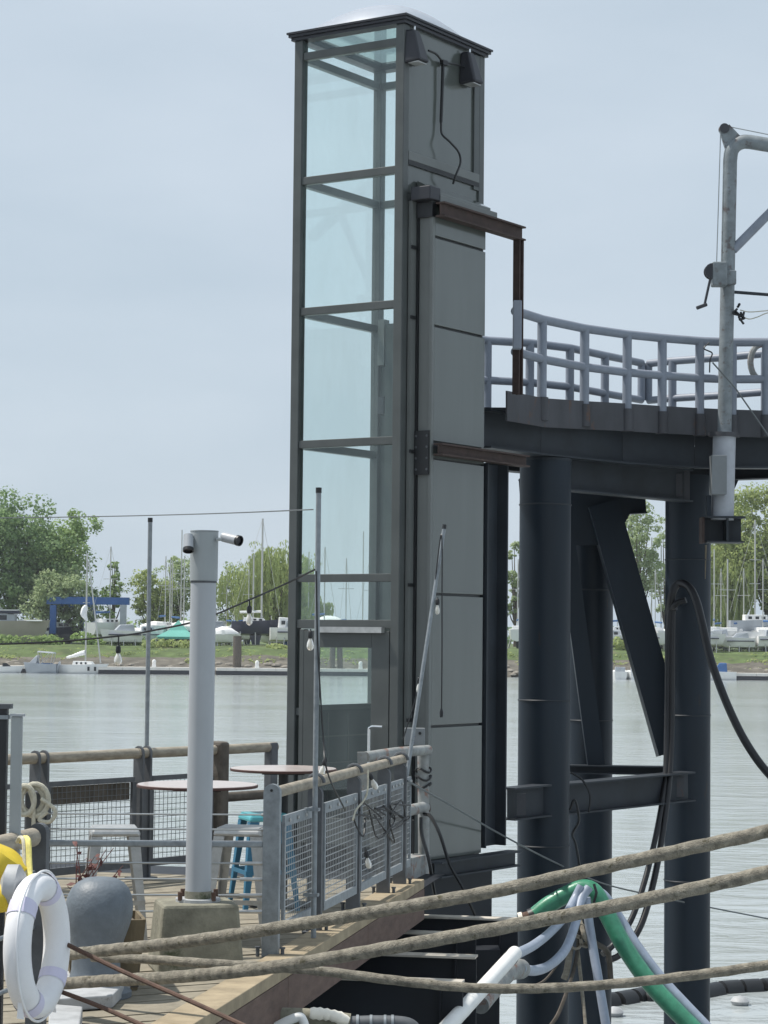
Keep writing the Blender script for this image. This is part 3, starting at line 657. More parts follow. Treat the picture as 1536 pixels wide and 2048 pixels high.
# ------------------------------------------------------------------ hoses, pipes and lines around the columns
def line(name, label, cat, pts, r, m, n=10, sub=7, group=None):
    o = MB().tube(catmull([W(*p) for p in pts], sub), r, n).build(name, m, smooth=True); tag(o, label, cat, group); return o
line('black_hose', 'thick black hose looping off the right column and sagging out over the water', 'hose',
     [(1338,1230,25.6),(1344,1190,25.5),(1356,1168,25.5),(1376,1172,25.4),(1392,1200,25.3),(1404,1245,25.2),(1422,1320,25.0),(1455,1410,24.8),(1495,1490,24.6),(1545,1556,24.4),(1620,1620,24.2)], .045, M_bhose)
line('black_hose', 'black hose hanging down the column face, outer of the hanging pair', 'hose',
     [(1352,1215,25.5),(1340,1225,25.55),(1336,1300,25.55),(1334,1450,25.5),(1330,1560,25.3),(1314,1660,25),(1290,1760,24.7),(1262,1840,24.5),(1228,1888,24.4),(1205,1908,24.3)], .033, M_bhose)
line('black_hose', 'black hose hanging down the column face, inner of the hanging pair', 'hose',
     [(1372,1200,25.45),(1350,1210,25.5),(1345,1240,25.55),(1343,1450,25.5),(1338,1560,25.3),(1326,1660,25.05),(1308,1760,24.75),(1282,1850,24.5),(1245,1905,24.4),(1215,1922,24.3)], .036, M_bhose)
gh = thing('green_hose', 'fat green ribbed hose bent over a hook beside the column, with coupling', 'hose', W(1170,1775,22.9))
MB().tube(catmull([W(1068,1833,22.9),W(1100,1808,22.9),W(1140,1786,22.9),W(1170,1776,22.9),W(1192,1788,22.85),W(1215,1830,22.8),W(1250,1895,22.7),W(1295,1960,22.6),W(1345,2015,22.5),W(1410,2080,22.4)],8), .088, 16).build('hose', M_green, gh, smooth=True)
MB().tube([W(1046,1838,22.9),W(1070,1832,22.9)], .065, 12).build('coupling', M_rod, gh, smooth=True)
for k,(a,b) in enumerate((((1038,1840),(1046,1838)),((1050,1838),(1056,1836)),((1060,1836),(1070,1832)))):
    MB().tube([W(*a,22.9),W(*b,22.9)], [.075,.06,.092][k], 12).build('clamp_band', [M_fil,M_flange,M_black][k], gh, smooth=True)
MB().tube([W(1188,1768,22.7),W(1193,1785,22.68),W(1188,1805,22.7)], .014, 6).build('strap', M_black, gh)
gg='grey hoses hung on the columns'
line('grey_hose','pale grey hose running beside the green hose down to the water','hose',[(1176,1774,22.95),(1208,1792,22.9),(1240,1838,22.9),(1276,1895,22.8),(1326,1960,22.7),(1370,2008,22.6),(1420,2060,22.5)],.052,M_ghose,group=gg)
line('grey_hose','pale grey hose from the hook curving low to the grey pipe end','hose',[(1178,1775,22.65),(1162,1800,22.6),(1150,1850,22.4),(1130,1900,22.0),(1100,1930,21.4),(1070,1941,20.0),(1042,1938,18.9)],.046,M_ghose,group=gg)
line('grey_hose','pale grey hose from the hook to the upper white pipe end','hose',[(1162,1772,22.65),(1148,1800,22.6),(1128,1835,22.3),(1100,1865,21.7),(1068,1890,19.6),(1034,1908,17.6)],.042,M_ghose,group=gg)
line('grey_hose','pale grey hose hanging straight down in front of the big column','hose',[(1172,1795,22.7),(1176,1830,22.7),(1185,1890,22.7),(1197,1960,22.6),(1212,2050,22.5)],.046,M_ghose,group=gg)
hl = thing('mooring_line_bundle', 'tangle of frayed old lines tied round the big column', 'rope', W(1165,1880,22.9))
for k,pp in enumerate([[(1160,1850,22.9),(1150,1930,22.8),(1120,2020,22.6),(1095,2060,22.5)],[(1155,1895,22.9),(1162,1960,22.8),(1172,2060,22.6)],[(1148,1860,23),(1130,1905,22.9),(1090,1960,22.7),(1050,1975,22.6)],
        [(1170,1850,22.9),(1186,1882,22.9),(1215,1905,23.1),(1222,1960,23.3)],[(1160,1840,22.8),(1168,1870,22.7),(1175,1885,22.8),(1163,1890,22.8)],[(1140,1900,22.9),(1134,1940,22.8),(1128,1958,22.8)]]):
    MB().tube(catmull([W(*p) for p in pp],6), [.02,.018,.012,.03,.024,.035][k], 6).build('line', [M_timberd,M_timber,M_timberd,M_timberd,M_timber,M_timber][k], hl, smooth=True)
rg = MB()
for (cx,cy) in ((1152,1884),(1172,1880),(1160,1862)):
    c=W(cx,cy,22.75); rg.tube([c+V(.06*math.cos(a),0,.07*math.sin(a)) for a in [2*math.pi*k/12 for k in range(12)]], .013, 6, closed=True)
rg.build('knot', M_timber, hl, smooth=True)
line('thin_cable','thin dark cable drooping from the fence end past the columns','cable',[(815,1562,18.3),(900,1610,20),(1000,1668,22),(1100,1720,23.2),(1200,1765,24.6),(1300,1790,25.4),(1420,1815,26),(1600,1850,27)],.009,M_wired,5)
line('power_cable','black cable dangling from the lower cross beam loop','cable',[(1142,1545,23.55),(1165,1560,23.5),(1180,1590,23.5),(1178,1625,23.5)],.011,M_black,5)
line('power_cable','thin black cable coiled on the big column face','cable',[(1140,1620,23.48),(1150,1600,23.46),(1158,1640,23.46),(1145,1668,23.48),(1152,1690,23.46),(1160,1740,23.46),(1164,1800,23.46)],.014,M_black,5)
sh = W(1160,1665,23.4)
# white discharge pipe, its grey twin and straps
wp = thing('white_drain_pipe','white plastic drain pipe strapped with black ties above the water','pipe',W(960,1985,17.6))
MB().tube([W(1030,1906,17.6),W(880,2070,15.6)], .056, 18).build('pipe', M_pvc, wp, smooth=True)
for (px,row,D) in ((1020,1917,17.47),(977,1964,16.9),(925,2021,16.2)):
    a=W(px,row,D); dd=(W(1030,1906,17.6)-W(880,2070,15.6)).normalized(); MB().tube([a-dd*.03,a+dd*.03], .0592, 18).build('tie', M_black, wp, smooth=True)
gq = thing('grey_drain_pipe','stubby dirty grey drain pipe with elbow beside the white pipe','pipe',W(1010,1955,19.5))
MB().tube(catmull([W(960,2010,17.9),W(1000,1962,18.4),W(1024,1940,18.8),W(1044,1938,19.1)],6), [.075]*12+[.085]*6+[.075], 16).build('pipe', M_peel, gq, smooth=True)
lp = thing('pipe_bundle','wrapped grey pipes with pale lagging below the deck edge','pipe',W(690,2040,13.6))
MB().tube(catmull([W(555,2032,13.6),W(620,2034,13.6),W(700,2044,13.6)],6), .05, 14).build('lagged_pipe', M_conc, lp, smooth=True)
MB().tube(catmull([W(620,2026,13.5),W(660,2030,13.5),W(698,2042,13.5)],6), [.03,.038,.034,.04,.032,.038,.03,.038,.034,.04,.032,.03,.02], 12).build('lagging', M_fil, lp, smooth=True)
MB().tube(catmull([W(690,2048,13.6),W(760,2046,13.6),W(815,2050,13.6),W(835,2070,13.6)],6), .045, 14).build('flexible_pipe', M_galvd, lp, smooth=True)
for px in (715,742,770,785): a=W(px,2047,13.6); MB().tube([a-V(.008,0,0),a+V(.008,0,0)], .052, 14).build('hose_band', M_galv, lp, smooth=True)
MB().tube(catmull([W(550,2055,13.4),W(575,2042,13.4),W(598,2034,13.4),W(606,2042,13.4),W(612,2060,13.4)],6), .028, 10).build('vent_pipe', M_pvc, lp, smooth=True)
# floating boom on the water
bo = thing('floating_boom','dark floating containment boom lying on the water beyond columns','boom',V(4,30.5,WZ))
bp=[G(x,r,WZ) for x,r in ((1190,2012),(1250,2005),(1290,1996),(1340,2003),(1440,1985),(1500,1981),(1580,1976),(1760,1962))]
bp=catmull(bp,6)
for i in range(0,len(bp)-1,4):
    a,b = bp[i],bp[min(i+4,len(bp)-1)]; d=b-a; a2,b2=a+d*.03,b-d*.03
    MB().tube([a2,a2+d*.06,b2-d*.06,b2], [.08,.16,.16,.08], 12).build('float', M_black, bo, smooth=True)
MB().tube(bp,.05,6).build('tether', M_galvd, bo)
for k,(px,row) in enumerate(((1228,2024),(1480,2002))):
    a=G(px,row,WZ+.05); tag(MB().lathe([(.02,-.10),(.10,-.06),(.13,.0),(.09,.05),(.02,.07)],16,Matrix.Translation(a)).build('foam_float', M_plate, smooth=True), ['small white foam float on the water beside the big column','small white foam float on the water along the dark boom'][k],'float')
# ================================================================== ON THE DECK
def on_line(A, B, px, row=1700):
    """point of the vertical plane through A,B seen at that pixel column (deck level)"""
    d = ray(px, row); n = V((B-A).y, -(B-A).x, 0); k = (A - CAM).dot(n) / d.dot(n); p = CAM + d*k; return V(p.x, p.y, 0)
def upz(p, z): return V(p.x, p.y, z)

# ---- mesh fence along the deck edge
FA, FB = G(541, 1913), G(806, 1768)
fd = (FB-FA).normalized(); fn = V(fd.y,-fd.x,0)
mf = thing('mesh_fence', 'galvanised mesh fence with timber handrail along the brown deck edge', 'fence', FA)
post_px = [541, 630, 707, 767, 800]
FPs = [on_line(FA,FB,p) for p in post_px]
def round_post(p, t, parent, m, w=.115, th=.02, h=1.06, face=None):
    """flat bar post with a rounded head"""
    f = face or fd; r_ = V(f.y,-f.x,0)      # width runs along r_, thickness along f
    poly = [(-w/2,0),(w/2,0),(w/2,h-w/2)] + [(w/2*math.cos(a), h-w/2+w/2*math.sin(a)) for a in [math.pi*k/10 for k in range(1,10)]] + [(-w/2,h-w/2)]
    M = Matrix((r_, f, V(0,0,1))).transposed().to_4x4(); M.translation = p
    return MB().prism(poly, -th/2, th/2, M).build('post', m, parent)
near = round_post(FA, 0, mf, M_galv, .105, .05, 1.075)
MB().lathe([(.009,-.004),(.009,.004)],10,Matrix.Translation(FA+V(0,0,1.035)-fd*.028) @ Matrix.Rotation(R(90),4,'X')).build('bolt_hole', M_black, near)
for p in FPs[1:]:
    po = round_post(p, 0, mf, M_galvd, .10, .05, .985)
    MB().beam(p-fn*.07+V(0,0,.006), p+fn*.07+V(0,0,.006), .12, .012).build('base_plate', M_galvd, po)
    rr=[p+V(0,0,1.01)+(fn*math.cos(a)+V(0,0,1)*math.sin(a))*.058 for a in [math.pi*k/8 for k in range(9)]]
    MB().tube(rr,.012,6).build('rail_saddle', M_galvd, po)
for i in range(5):
    for s in (-1,1):
        b_ = FPs[i] + fd*.02 + fn*.05*s
        MB().lathe([(.012,0),(.012,.05),(.018,.051),(.018,.062)],8,Matrix.Translation(b_+fn*.03*s)).build('anchor_bolt', M_galvd, mf)
rj=[FA+fd*.03]+[FPs[1],FPs[2],FPs[3],FPs[4]+fd*.12]
for a,b in zip(rj[:-1],rj[1:]):
    MB().tube([upz(a,1.015)+fd*.004,upz((a+b)/2,1.017),upz(b,1.015)-fd*.004], .036, 14).build('handrail', M_timber, mf, smooth=True)
fr_px = [(557,622),(638,704),(712,763),(770,796),(801,812)]
for k,(a,b) in enumerate(fr_px):
    p,q = on_line(FA,FB,a), on_line(FA,FB,b); z0,z1 = .135,.865
    p=p+fn*.03; q=q+fn*.03
    pf=MB()
    pf.beam(upz(p,z1-.035),upz(q,z1-.035),.02,.07); pf.beam(upz(p,z0+.03),upz(q,z0+.03),.02,.06)
    pf.beam(upz(p+fd*.015,z0+.0605),upz(p+fd*.015,z1-.0705),.02,.03,up=fd); pf.beam(upz(q-fd*.015,z0+.0605),upz(q-fd*.015,z1-.0705),.02,.03,up=fd)
    fo=pf.build('panel_frame', M_galv, mf)
    L=(q-p).length; wm=MB()
    for j in range(1,14):
        z=z0+.06+j*(z1-z0-.13)/14; wm.tube([upz(p,z),upz(q,z)],.0042,5,caps=False)
    for j in range(1,int(L/.05)): c=p+fd*(j*.05); wm.tube([upz(c,z0+.05)-fn*.006,upz(c,z1-.05)-fn*.006],.0016,4,caps=False)
    wm.build('wire_mesh', M_wire, fo)
    for j in range(4):
        c=p+fd*(L*(j+.5)/4)+V(0,0,z1-.035)+fn*.011; 
        MB().lathe([(.013,0),(.013,.008),(.006,.012)],8,Matrix.Translation(c) @ V(1,0,0).rotation_difference(fn).to_matrix().to_4x4() @ Matrix.Rotation(R(90),4,'Y')).build('clamp_bolt', M_silver, fo)

# ---- rear railing with square mesh panels
BA, BB = G(40,1518,1.03), G(542,1494,1.03); BA.z=BB.z=0
bd=(BB-BA).normalized(); bnn=V(bd.y,-bd.x,0)
rr_=thing('mesh_railing','weathered railing with square mesh and round timber rail at deck end','railing',BA)
for a,b in ((on_line(BA,BB,-60),on_line(BA,BB,270)),(on_line(BA,BB,272),on_line(BA,BB,548))):
    MB().tube([upz(a,1.03),upz((a+b)/2,1.027),upz(b,1.03)],.043,14).build('handrail', M_timber, rr_, smooth=True)
for px in (76,283):
    p=on_line(BA,BB,px)
    for s in (-.045,.045): round_post(p+bd*s, 0, rr_, M_galvd, .11, .02, 1.09, bd)
    MB().beam(upz(p,.01)-bnn*.09,upz(p,.01)+bnn*.09,.2,.02).build('base_plate', M_galvd, rr_)
    MB().beam(upz(p,.0),upz(p,.78),.12,.07,up=bnn).build('post_stiffener', M_galvd, rr_)
p=on_line(BA,BB,435); MB().beam(p,upz(p,1.10),.16,.12,up=bd).build('post', M_timberd, rr_, bevel=.03)
p=on_line(BA,BB,540); MB().beam(p,upz(p,1.07),.09,.09,up=bd).build('post', M_galvd, rr_, bevel=.01)
a,b=on_line(BA,BB,440),on_line(BA,BB,538); MB().tube([upz(a,.62),upz(b,.62)],.042,12).build('mid_rail', M_timberd, rr_, smooth=True)
for (a,b) in ((-40,70),(94,265),(300,420)):
    p,q=on_line(BA,BB,a),on_line(BA,BB,b); z0,z1=.10,.84
    pf=MB(); pf.beam(upz(p,z1-.02),upz(q,z1-.02),.03,.04); pf.beam(upz(p,z0+.03),upz(q,z0+.03),.03,.06)
    pf.beam(upz(p,z0+.061),upz(p,z1-.041),.03,.045,up=bd); pf.beam(upz(q,z0+.061),upz(q,z1-.041),.03,.045,up=bd)
    fo=pf.build('panel_frame', M_galvd, rr_)
    wm=MB(); L=(q-p).length
    for j in range(1,int((z1-z0)/.05)): wm.tube([upz(p,z0+j*.05),upz(q,z0+j*.05)],.0026,4,caps=False)
    for j in range(1,int(L/.05)): c=p+bd*(j*.05); wm.tube([upz(c,z0),upz(c,z1)],.0026,4,caps=False)
    wm.build('wire_mesh', M_wired, fo)
    if a==94: MB().beam(upz(p+bd*.03,z1-.115)+bnn*-.02,upz(q-bd*.03,z1-.115)+bnn*-.02,.012,.14).build('backing_board', M_timberd, fo)

# ---- cable railing across the deck
CA=W(66,1700,14.15); CB=FA+V(0,.02,0); CA.z=0
cd_=(CB-CA).normalized()
cr_=thing('cable_railing','low railing of thin taut wires and one pipe between deck posts','railing',CA)
cp=MB().beam(CA,upz(CA,1.02),.10,.10,up=cd_).build('post', M_galvd, cr_, bevel=.012)
cps=[]
for row,r in ((1627,.006),(1657,.0065),(1725,.007),(1757,.007),(1789,.007),(1822,.007)):
    z=zrow(CA.x,CA.y,row+ (0)); z2=z
    MB().tube([upz(CA,z)+cd_*.05,upz(CB,z2)-cd_*.055],r,6).build('wire', M_wire, cr_)
    for e,s in ((CA,1),(CB,-1)):
        MB().tube([upz(e,z)+cd_*s*.055,upz(e,z)+cd_*s*(.20 if (row>1700 and s<0) else .07)],r*1.7,8).build('turnbuckle', M_silver, cr_)
z=zrow(CA.x,CA.y,1686); MB().beam(upz(CA,z)+cd_*.05,upz(CB,z)-cd_*.055,.05,.04).build('pipe_rail', M_galv, cr_, bevel=.01)
# rope coiled over the cable railing's post
ro_=thing('rope_coil','cream rope coils knotted over the dark post beside the pale panel','rope',upz(CA,.9))
c=upz(CA,1.0)
for k,(w_,h_,x_) in enumerate(((.07,.08,.0),(.085,.10,.02),(.06,.09,-.04))):
    MB().tube([c+V(x_+w_*math.cos(a),-.07-.02*k,-.03+h_*math.sin(a)) for a in [2*math.pi*j/18 for j in range(18)]],.016,8,closed=True).build('coil', M_crope, ro_, smooth=True)
MB().tube(catmull([c+V(.06,-.1,-.02),c+V(.15,-.11,-.09),c+V(.12,-.11,-.16),c+V(.05,-.1,-.15),c+V(.1,-.1,-.1)],6),.013,8).build('knot', M_crope, ro_, smooth=True)
MB().tube(catmull([c+V(-.02,-.08,.04),c+V(.01,-.1,-.05),c+V(.015,-.1,-.2),c+V(.0,-.1,-.33)],6),.013,8).build('tail', M_crope, ro_, smooth=True)

# ---- light pole on a concrete block
PD=13.62
pb=W(396,1798,PD); bz=pb.z
bl=MB(); c0=W(391,1900,PD); hw0,hw1,hd0,hd1=.262,.226,.22,.19
cx,cy=c0.x,c0.y
def rot4(hw,hd,z,a=R(14)):
    return [V(cx+math.cos(a)*x-math.sin(a)*y, cy+math.sin(a)*x+math.cos(a)*y, z) for x,y in ((-hw,-hd),(hw,-hd),(hw,hd),(-hw,hd))]
bl.hexa(rot4(hw0,hd0,0),rot4(hw1,hd1,bz-.012))
tag(bl.build('concrete_block', M_conc, bevel=.02),'mossy tapered concrete block under the grey light pole','block')
pt=W(409,1064,PD)
ax=V(pt.x-pb.x,pt.y-pb.y,pt.z-pb.z); ax.y=0
lp_=thing('light_pole','round grey light pole with wider head and two spotlights','lamp post',pb)
qh=pb+ax*((W(409,1162,PD).z-pb.z)/ax.z)
MB().tube([pb,qh],.0775,32).build('shaft', M_pole, lp_, smooth=True)
MB().tube([qh+ax.normalized()*.001,pb+ax],.0845,32).build('head', M_polecap, lp_, smooth=True)
MB().tube([pb+ax+V(0,0,.001),pb+ax+V(0,0,.008)],.0865,32).build('cap', M_polecap, lp_, smooth=True)
MB().tube([qh-ax.normalized()*.012,qh],.0800,32).build('joint_band', M_galvd, lp_, smooth=True)
MB().tube([pb,pb+ax*(.05/ax.z)],.081,32).build('foot_collar', M_conc, lp_, smooth=True)
MB().lathe([(.135,0),(.135,.018)],24,Matrix.Translation(pb-V(0,0,.012))).build('base_plate', M_plate, lp_)
for s in ((-.1,-.09),(.1,-.09),(.1,.09),(-.1,.09)): MB().lathe([(.014,0),(.014,.05)],8,Matrix.Translation(pb+V(s[0],s[1],.0))).build('anchor_bolt', M_rod, lp_)
def spot(a,b,m):
    a,b=Vector(a),Vector(b); d=(b-a).normalized(); M=Matrix.Translation(a) @ V(0,0,1).rotation_difference(d).to_matrix().to_4x4(); L=(b-a).length
    o=MB().lathe([(.012,-.006),(.030,.0),(.031,L*.9),(.031,L)],20,M).build('spotlight', m, lp_, smooth=True)
    MB().lathe([(.031,0),(.033,.001),(.033,.02),(.026,.02),(.026,.004)],20,Matrix.Translation(b-d*.005) @ V(0,0,1).rotation_difference(d).to_matrix().to_4x4()).build('bezel', M_black, o, smooth=True)
    MB().lathe([(.026,0),(.02,.004)],20,Matrix.Translation(b) @ V(0,0,1).rotation_difference(d).to_matrix().to_4x4()).build('lens', M_flood, o)
    return o
spot(W(377,1071,PD-.06),W(376.5,1098,PD-.10),M_pole)
spot(W(447,1074,PD-.03),W(476,1081,PD-.10),M_pole)
for a,b in (((382,1079),(393,1075)),((432,1079),(452,1077))): MB().tube([W(*a,PD-.06),W(*b,PD-.04)],.011,8).build('knuckle', M_polecap, lp_)

# ---- string light poles, wires, bulbs
pg='thin poles that carry the string lights'
def pole(a,b,r,label):
    t=thing('string_light_pole',label,'pole',a,group=pg)
    MB().tube([a,b],r,10).build('shaft', M_galv, t, smooth=True)
    MB().tube([b-(b-a).normalized()*.03,b+(b-a).normalized()*.006],r*1.15,10).build('end_cap', M_black, t, smooth=True)
    return t
p1=on_line(FA+fn*.09,FB+fn*.09,629); P1T=upz(p1,zrow(p1.x,p1.y,977))
t=pole(upz(p1,.02),P1T,.0175,'tall grey pole fixed upright on the mesh fence')
for z in (.3,.86): MB().beam(upz(p1,z)-fn*.07,upz(p1,z)+fn*.03,.05,.02).build('clip', M_galv, t)
p2=on_line(BA,BB,297)-bnn*.04; P2T=upz(p2,zrow(p2.x,p2.y,1037))
pole(upz(p2,.2),P2T,.018,'tall grey pole fixed upright on the rear mesh railing')
e=on_line(FA,FB,812)+fn*.06; P3B=W(812,1562,e.y); P3T=W(889,1051,e.y+.3)
pole(P3B,P3T,.016,'leaning grey pole tied to the far end of the mesh fence')
def wire(name,label,pts,r,m=None):
    o=MB().tube(catmull(pts,8),r,5).build(name,m or M_black,smooth=True); return tag(o,label,'wire')
a=W(-60,1037,17.5); wire('guide_wire','thin grey guide wire stretched between the upright string light poles',[W(626,1019,P1T.y),W(460,1026,16),W(290,1031,17.6),W(140,1034,18.4),W(-80,1037,19)],.0045,M_wired)
swp=[W(630,1139,p1.y),W(570,1168,15.2),W(498,1200,15.0),W(400,1240,14.9),W(300,1262,14.8),W(237,1272,14.7),W(100,1284,14.6),W(-60,1290,14.4)]
def bulb(p, label, s=1.0, drop=.10, tilt=0):
    t=thing('string_bulb',label,'light bulb',p,group='bulbs of the string lights',local=True)
    if tilt: t.rotation_euler=(0,tilt,0)
    MB().tube([(0,0,.0),(0,0,-drop)],.005,5).build('lead', M_black, t)
    MB().lathe([(.008,-drop+.010),(.016,-drop),(.018,-drop-.03),(.014,-drop-.042)],12).build('socket', M_black, t, smooth=True)
    b0=-drop-.042
    MB().lathe([(.011*s,b0),(.015*s,b0-.010),(.023*s,b0-.028),(.027*s,b0-.048),(.024*s,b0-.066),(.013*s,b0-.078),(.001,b0-.081)],14).build('globe', G_bulb, t, smooth=True)
    MB().lathe([(.004,b0),(.009*s,b0-.024),(.009*s,b0-.048),(.003,b0-.056)],8).build('filament_core', M_fil, t, smooth=True)
    return t
wire('string_light_wire','black string light wire sagging from the fence pole past the light pole',swp,.0065)
bulb(W(237,1272,14.7),'clear bulb hanging from the sagging wire left of the light pole',1.0,.07)
bulb(W(499,1199,15.0),'clear bulb hanging from the sagging wire beside the moored masts',.85,.05)
bulb(W(621,1258,p1.y-.1),'clear bulb hanging against the tower door beside the fence pole',.9,.02)
wire('string_light_wire','black wire running down the fence pole into the tangled lights',[W(632,1142,p1.y-.03),W(636,1300,p1.y-.03),W(646,1470,p1.y-.04),W(655,1545,p1.y-.1),W(690,1620,p1.y+.7)],.006)
w3=e.y+.25
wire('string_light_wire','black wire looped over the leaning pole beside the shaft panels',[W(806,1480,w3),W(838,1370,w3-.02),W(862,1230,w3-.02),W(880,1082,w3-.03),W(884,1090,w3-.06),W(884,1200,w3-.05),W(884,1300,w3-.05),W(883,1428,w3-.05)],.006)
bulb(W(875,1195,w3-.05),'clear bulb hanging beside the loop at the leaning pole top',.8,.02)
bulb(W(838,1352,w3-.05),'clear bulb hanging midway down the leaning pole',.8,.02)
MB_=MB().lathe([(.006,.04),(.017,.0),(.014,-.04)],10,Matrix.Translation(W(883,1425,w3-.05))); tag(MB_.build('wire_plug',M_black,smooth=True),'black plug hanging at the end of the loose wire','plug')
for k,(px,row,D,lab) in enumerate(((738,1545,16.6,'clear bulb tipped over the mesh fence handrail'),(652,1515,15.6,'clear bulb lying against the handrail near the fence pole'),(732,1700,16.4,'clear bulb caught low in the mesh fence'))):
    bulb(W(px,row,D),lab,.85,.015,tilt=R((-25,15,-10)[k]))
tg=thing('light_string_tangle','dark tangle of unlit string lights bundled on the mesh fence','wire',on_line(FA,FB,720)+V(0,0,.62))
rnd=random.Random(3)
for k in range(4):
    x0=rnd.uniform(665,790); pts_=[]
    for j in range(7):
        px=min(800,max(660,x0+rnd.uniform(-45,45))); row=1615+rnd.uniform(-18,70)*(1 if j%2 else .4)
        p=on_line(FA,FB,px)+fn*rnd.uniform(.05,.09); pts_.append(upz(p,zrow(p.x,p.y,row)))
    MB().tube(catmull(pts_,6),.0065,5).build('strand', M_black, tg, smooth=True)
wire('string_light_wire','thin pale cord trailing from the handrail down into the fence',[W(736,1540,16.5),W(735,1580,16.5),W(728,1600,16.5),W(712,1620,16.3),W(706,1640,16.2)],.007,M_crope)

# ---- bar tables and stools
def table(px,row,D,dia,label):
    c=W(px,row,D); h=c.z
    t=thing('bar_table',label,'table',(c.x,c.y,0),group='round bar tables',local=True)
    r_=dia/2
    top=MB().lathe([(r_-.004,h-.021),(r_,h-.016),(r_,h-.005),(r_-.005,h-.003)],48).build('table_edge',M_tedge,t,smooth=True)
    MB().lathe([(r_-.006,h-.0025),(r_-.007,h)],48).build('table_top',M_table,t)
    MB().lathe([(.038,.03),(.038,h-.031)],16).build('pedestal',M_black,t,smooth=True)
    MB().lathe([(.25,0),(.25,.012),(.06,.04)],24).build('base',M_black,t,smooth=True)
    MB().box(-.16,.16,-.02,.02,h-.05,h-.031).build('bracket',M_black,t)
    return t
table(395,1568,15.1,.81,'round brown bar table behind the light pole')
table(567,1536,16.9,.80,'round brown bar table beside the glass tower door')
def stool(px,row,D,rz,label,m,z=.755,ml=None):
    ml=ml or m
    c=W(px,row,D); 
    t=thing('bar_stool',label,'stool',(c.x,c.y,0),rz,'metal bar stools on the deck',local=True)
    s=.152
    seat=MB().hexa([(-s-.012,-s-.012,z-.055),(s+.012,-s-.012,z-.055),(s+.012,s+.012,z-.055),(-s-.012,s+.012,z-.055)],[(-s,-s,z-.006),(s,-s,z-.006),(s,s,z-.006),(-s,s,z-.006)]).build('seat',m,t,bevel=.018)
    MB().box(-s+.012,s-.012,-s+.012,s-.012,z-.006,z).build('seat_pad',m,seat,bevel=.004)
    for sx in (-1,1):
        for sy in (-1,1):
            a=V(sx*(s+.004),sy*(s+.004),z-.055); b=V(sx*.215,sy*.215,0)
            lg=MB(); ix,iy=V(-sx*.055,0,0),V(0,-sy*.055,0); th=.007
            lg.hexa([b,b+ix*.6,b+ix*.6+V(0,-sy*th,0),b+V(0,-sy*th,0)],[a,a+ix*1.3,a+ix*1.3+V(0,-sy*th,0),a+V(0,-sy*th,0)])
            lg.hexa([b+V(0,-sy*th,0),b+V(-sx*th,-sy*th,0),b+iy*.6+V(-sx*th,0,0),b+iy*.6],[a+V(0,-sy*th,0),a+V(-sx*th,-sy*th,0),a+iy*1.3+V(-sx*th,0,0),a+iy*1.3])
            lg.build('leg',ml,t)
    k=.28; q=s+.004+(.215-s-.004)*(1-k/(z-.055))
    for a,b in (((-q,-q),(q,-q)),((q,-q),(q,q)),((q,q),(-q,q)),((-q,q),(-q,-q))):
        MB().beam((a[0],a[1],k),(b[0],b[1],k),.006,.03).build('footrest',ml,t)
    return t
stool(229,1661,14.75,R(10),'silver metal bar stool in front of the square mesh panel',M_silver)
stool(484,1666,14.85,R(-8),'silver metal bar stool between the light pole and the fence post',M_silver)
stool(529,1632,16.7,R(20),'teal metal bar stool behind the galvanised fence post',M_teal,.70,M_teald)
# pale bench slab behind the tables
tk=W(452,1643,16.2)

# ---- mooring bollard, base plates, planter
BD=12.6
bc=W(196,1900,BD); bc.z=0
bt=thing('mooring_bollard','stout grey cast mooring bollard with swollen head on steel plates','bollard',bc)
prof=[(.20,.0),(.20,.03),(.17,.05),(.150,.09),(.136,.15),(.133,.22),(.148,.31),(.168,.385),(.178,.44),(.177,.495),(.166,.545),(.143,.592),(.108,.628),(.062,.650),(.02,.657)]
bm=MB(); n=32
for r_,z in prof:
    for k in range(n):
        a=2*math.pi*k/n; lean=.045*max(0,(z-.2)/.5)
        bm.v.append(V(bc.x+r_*1.0*math.cos(a)+(.045 if math.cos(a)>0 else .0)*max(0,(z-.25)/.45)*math.cos(a)-.01, bc.y+r_*math.sin(a), z))
for i in range(len(prof)-1):
    for k in range(n): k2=(k+1)%n; bm.f.append((i*n+k,i*n+k2,(i+1)*n+k2,(i+1)*n+k))
bm.f.append(tuple((len(prof)-1)*n+k for k in range(n)))
bm.build('bollard_body',M_boll,bt,smooth=True)
def slab(name,label,corners,z0,z1,m):
    o=MB().hexa([upz(c,z0) for c in corners],[upz(c,z1) for c in corners]).build(name,m,bevel=.008); return tag(o,label,'plate')
slab('steel_plate','grey steel plate lying on deck under the bollard base',[G(60,2030),G(225,2018),G(274,1968),G(110,1960)],.004,.075,M_plate)
slab('steel_plate','lower dirty steel plate with rounded corner at the deck front',[G(95,2100),G(158,2092),G(165,2046),G(98,2040)],.004,.085,M_plate)
slab('steel_box','short grey steel box lying behind the mooring bollard',[G(130,1958,.1),G(196,1962,.1),G(205,1930,.1),G(140,1925,.1)],.003,.10,M_plate)
pc=W(205,1880,12.95); pc.z=0
pt_=thing('wooden_planter','weathered tapered wooden planter behind the bollard','planter',pc,R(12),local=True)
for k in range(4):
    for j in range(3):
        Mx=Matrix.Rotation(R(90*k),4,'Z'); x0=-.21+j*.14
        b_=MB(); q0=[(x0*.86+.002,-.185),(x0*.86+.118,-.185)]; 
        b_.hexa([Mx@V(x0*.85+.002,-.185,0),Mx@V((x0+.14)*.85-.002,-.185,0),Mx@V((x0+.14)*.85-.002,-.165,0),Mx@V(x0*.85+.002,-.165,0)],[Mx@V(x0+.002,-.225,.40),Mx@V(x0+.138,-.225,.40),Mx@V(x0+.138,-.205,.40),Mx@V(x0+.002,-.205,.40)])
        b_.build('plank',M_plank2,pt_)
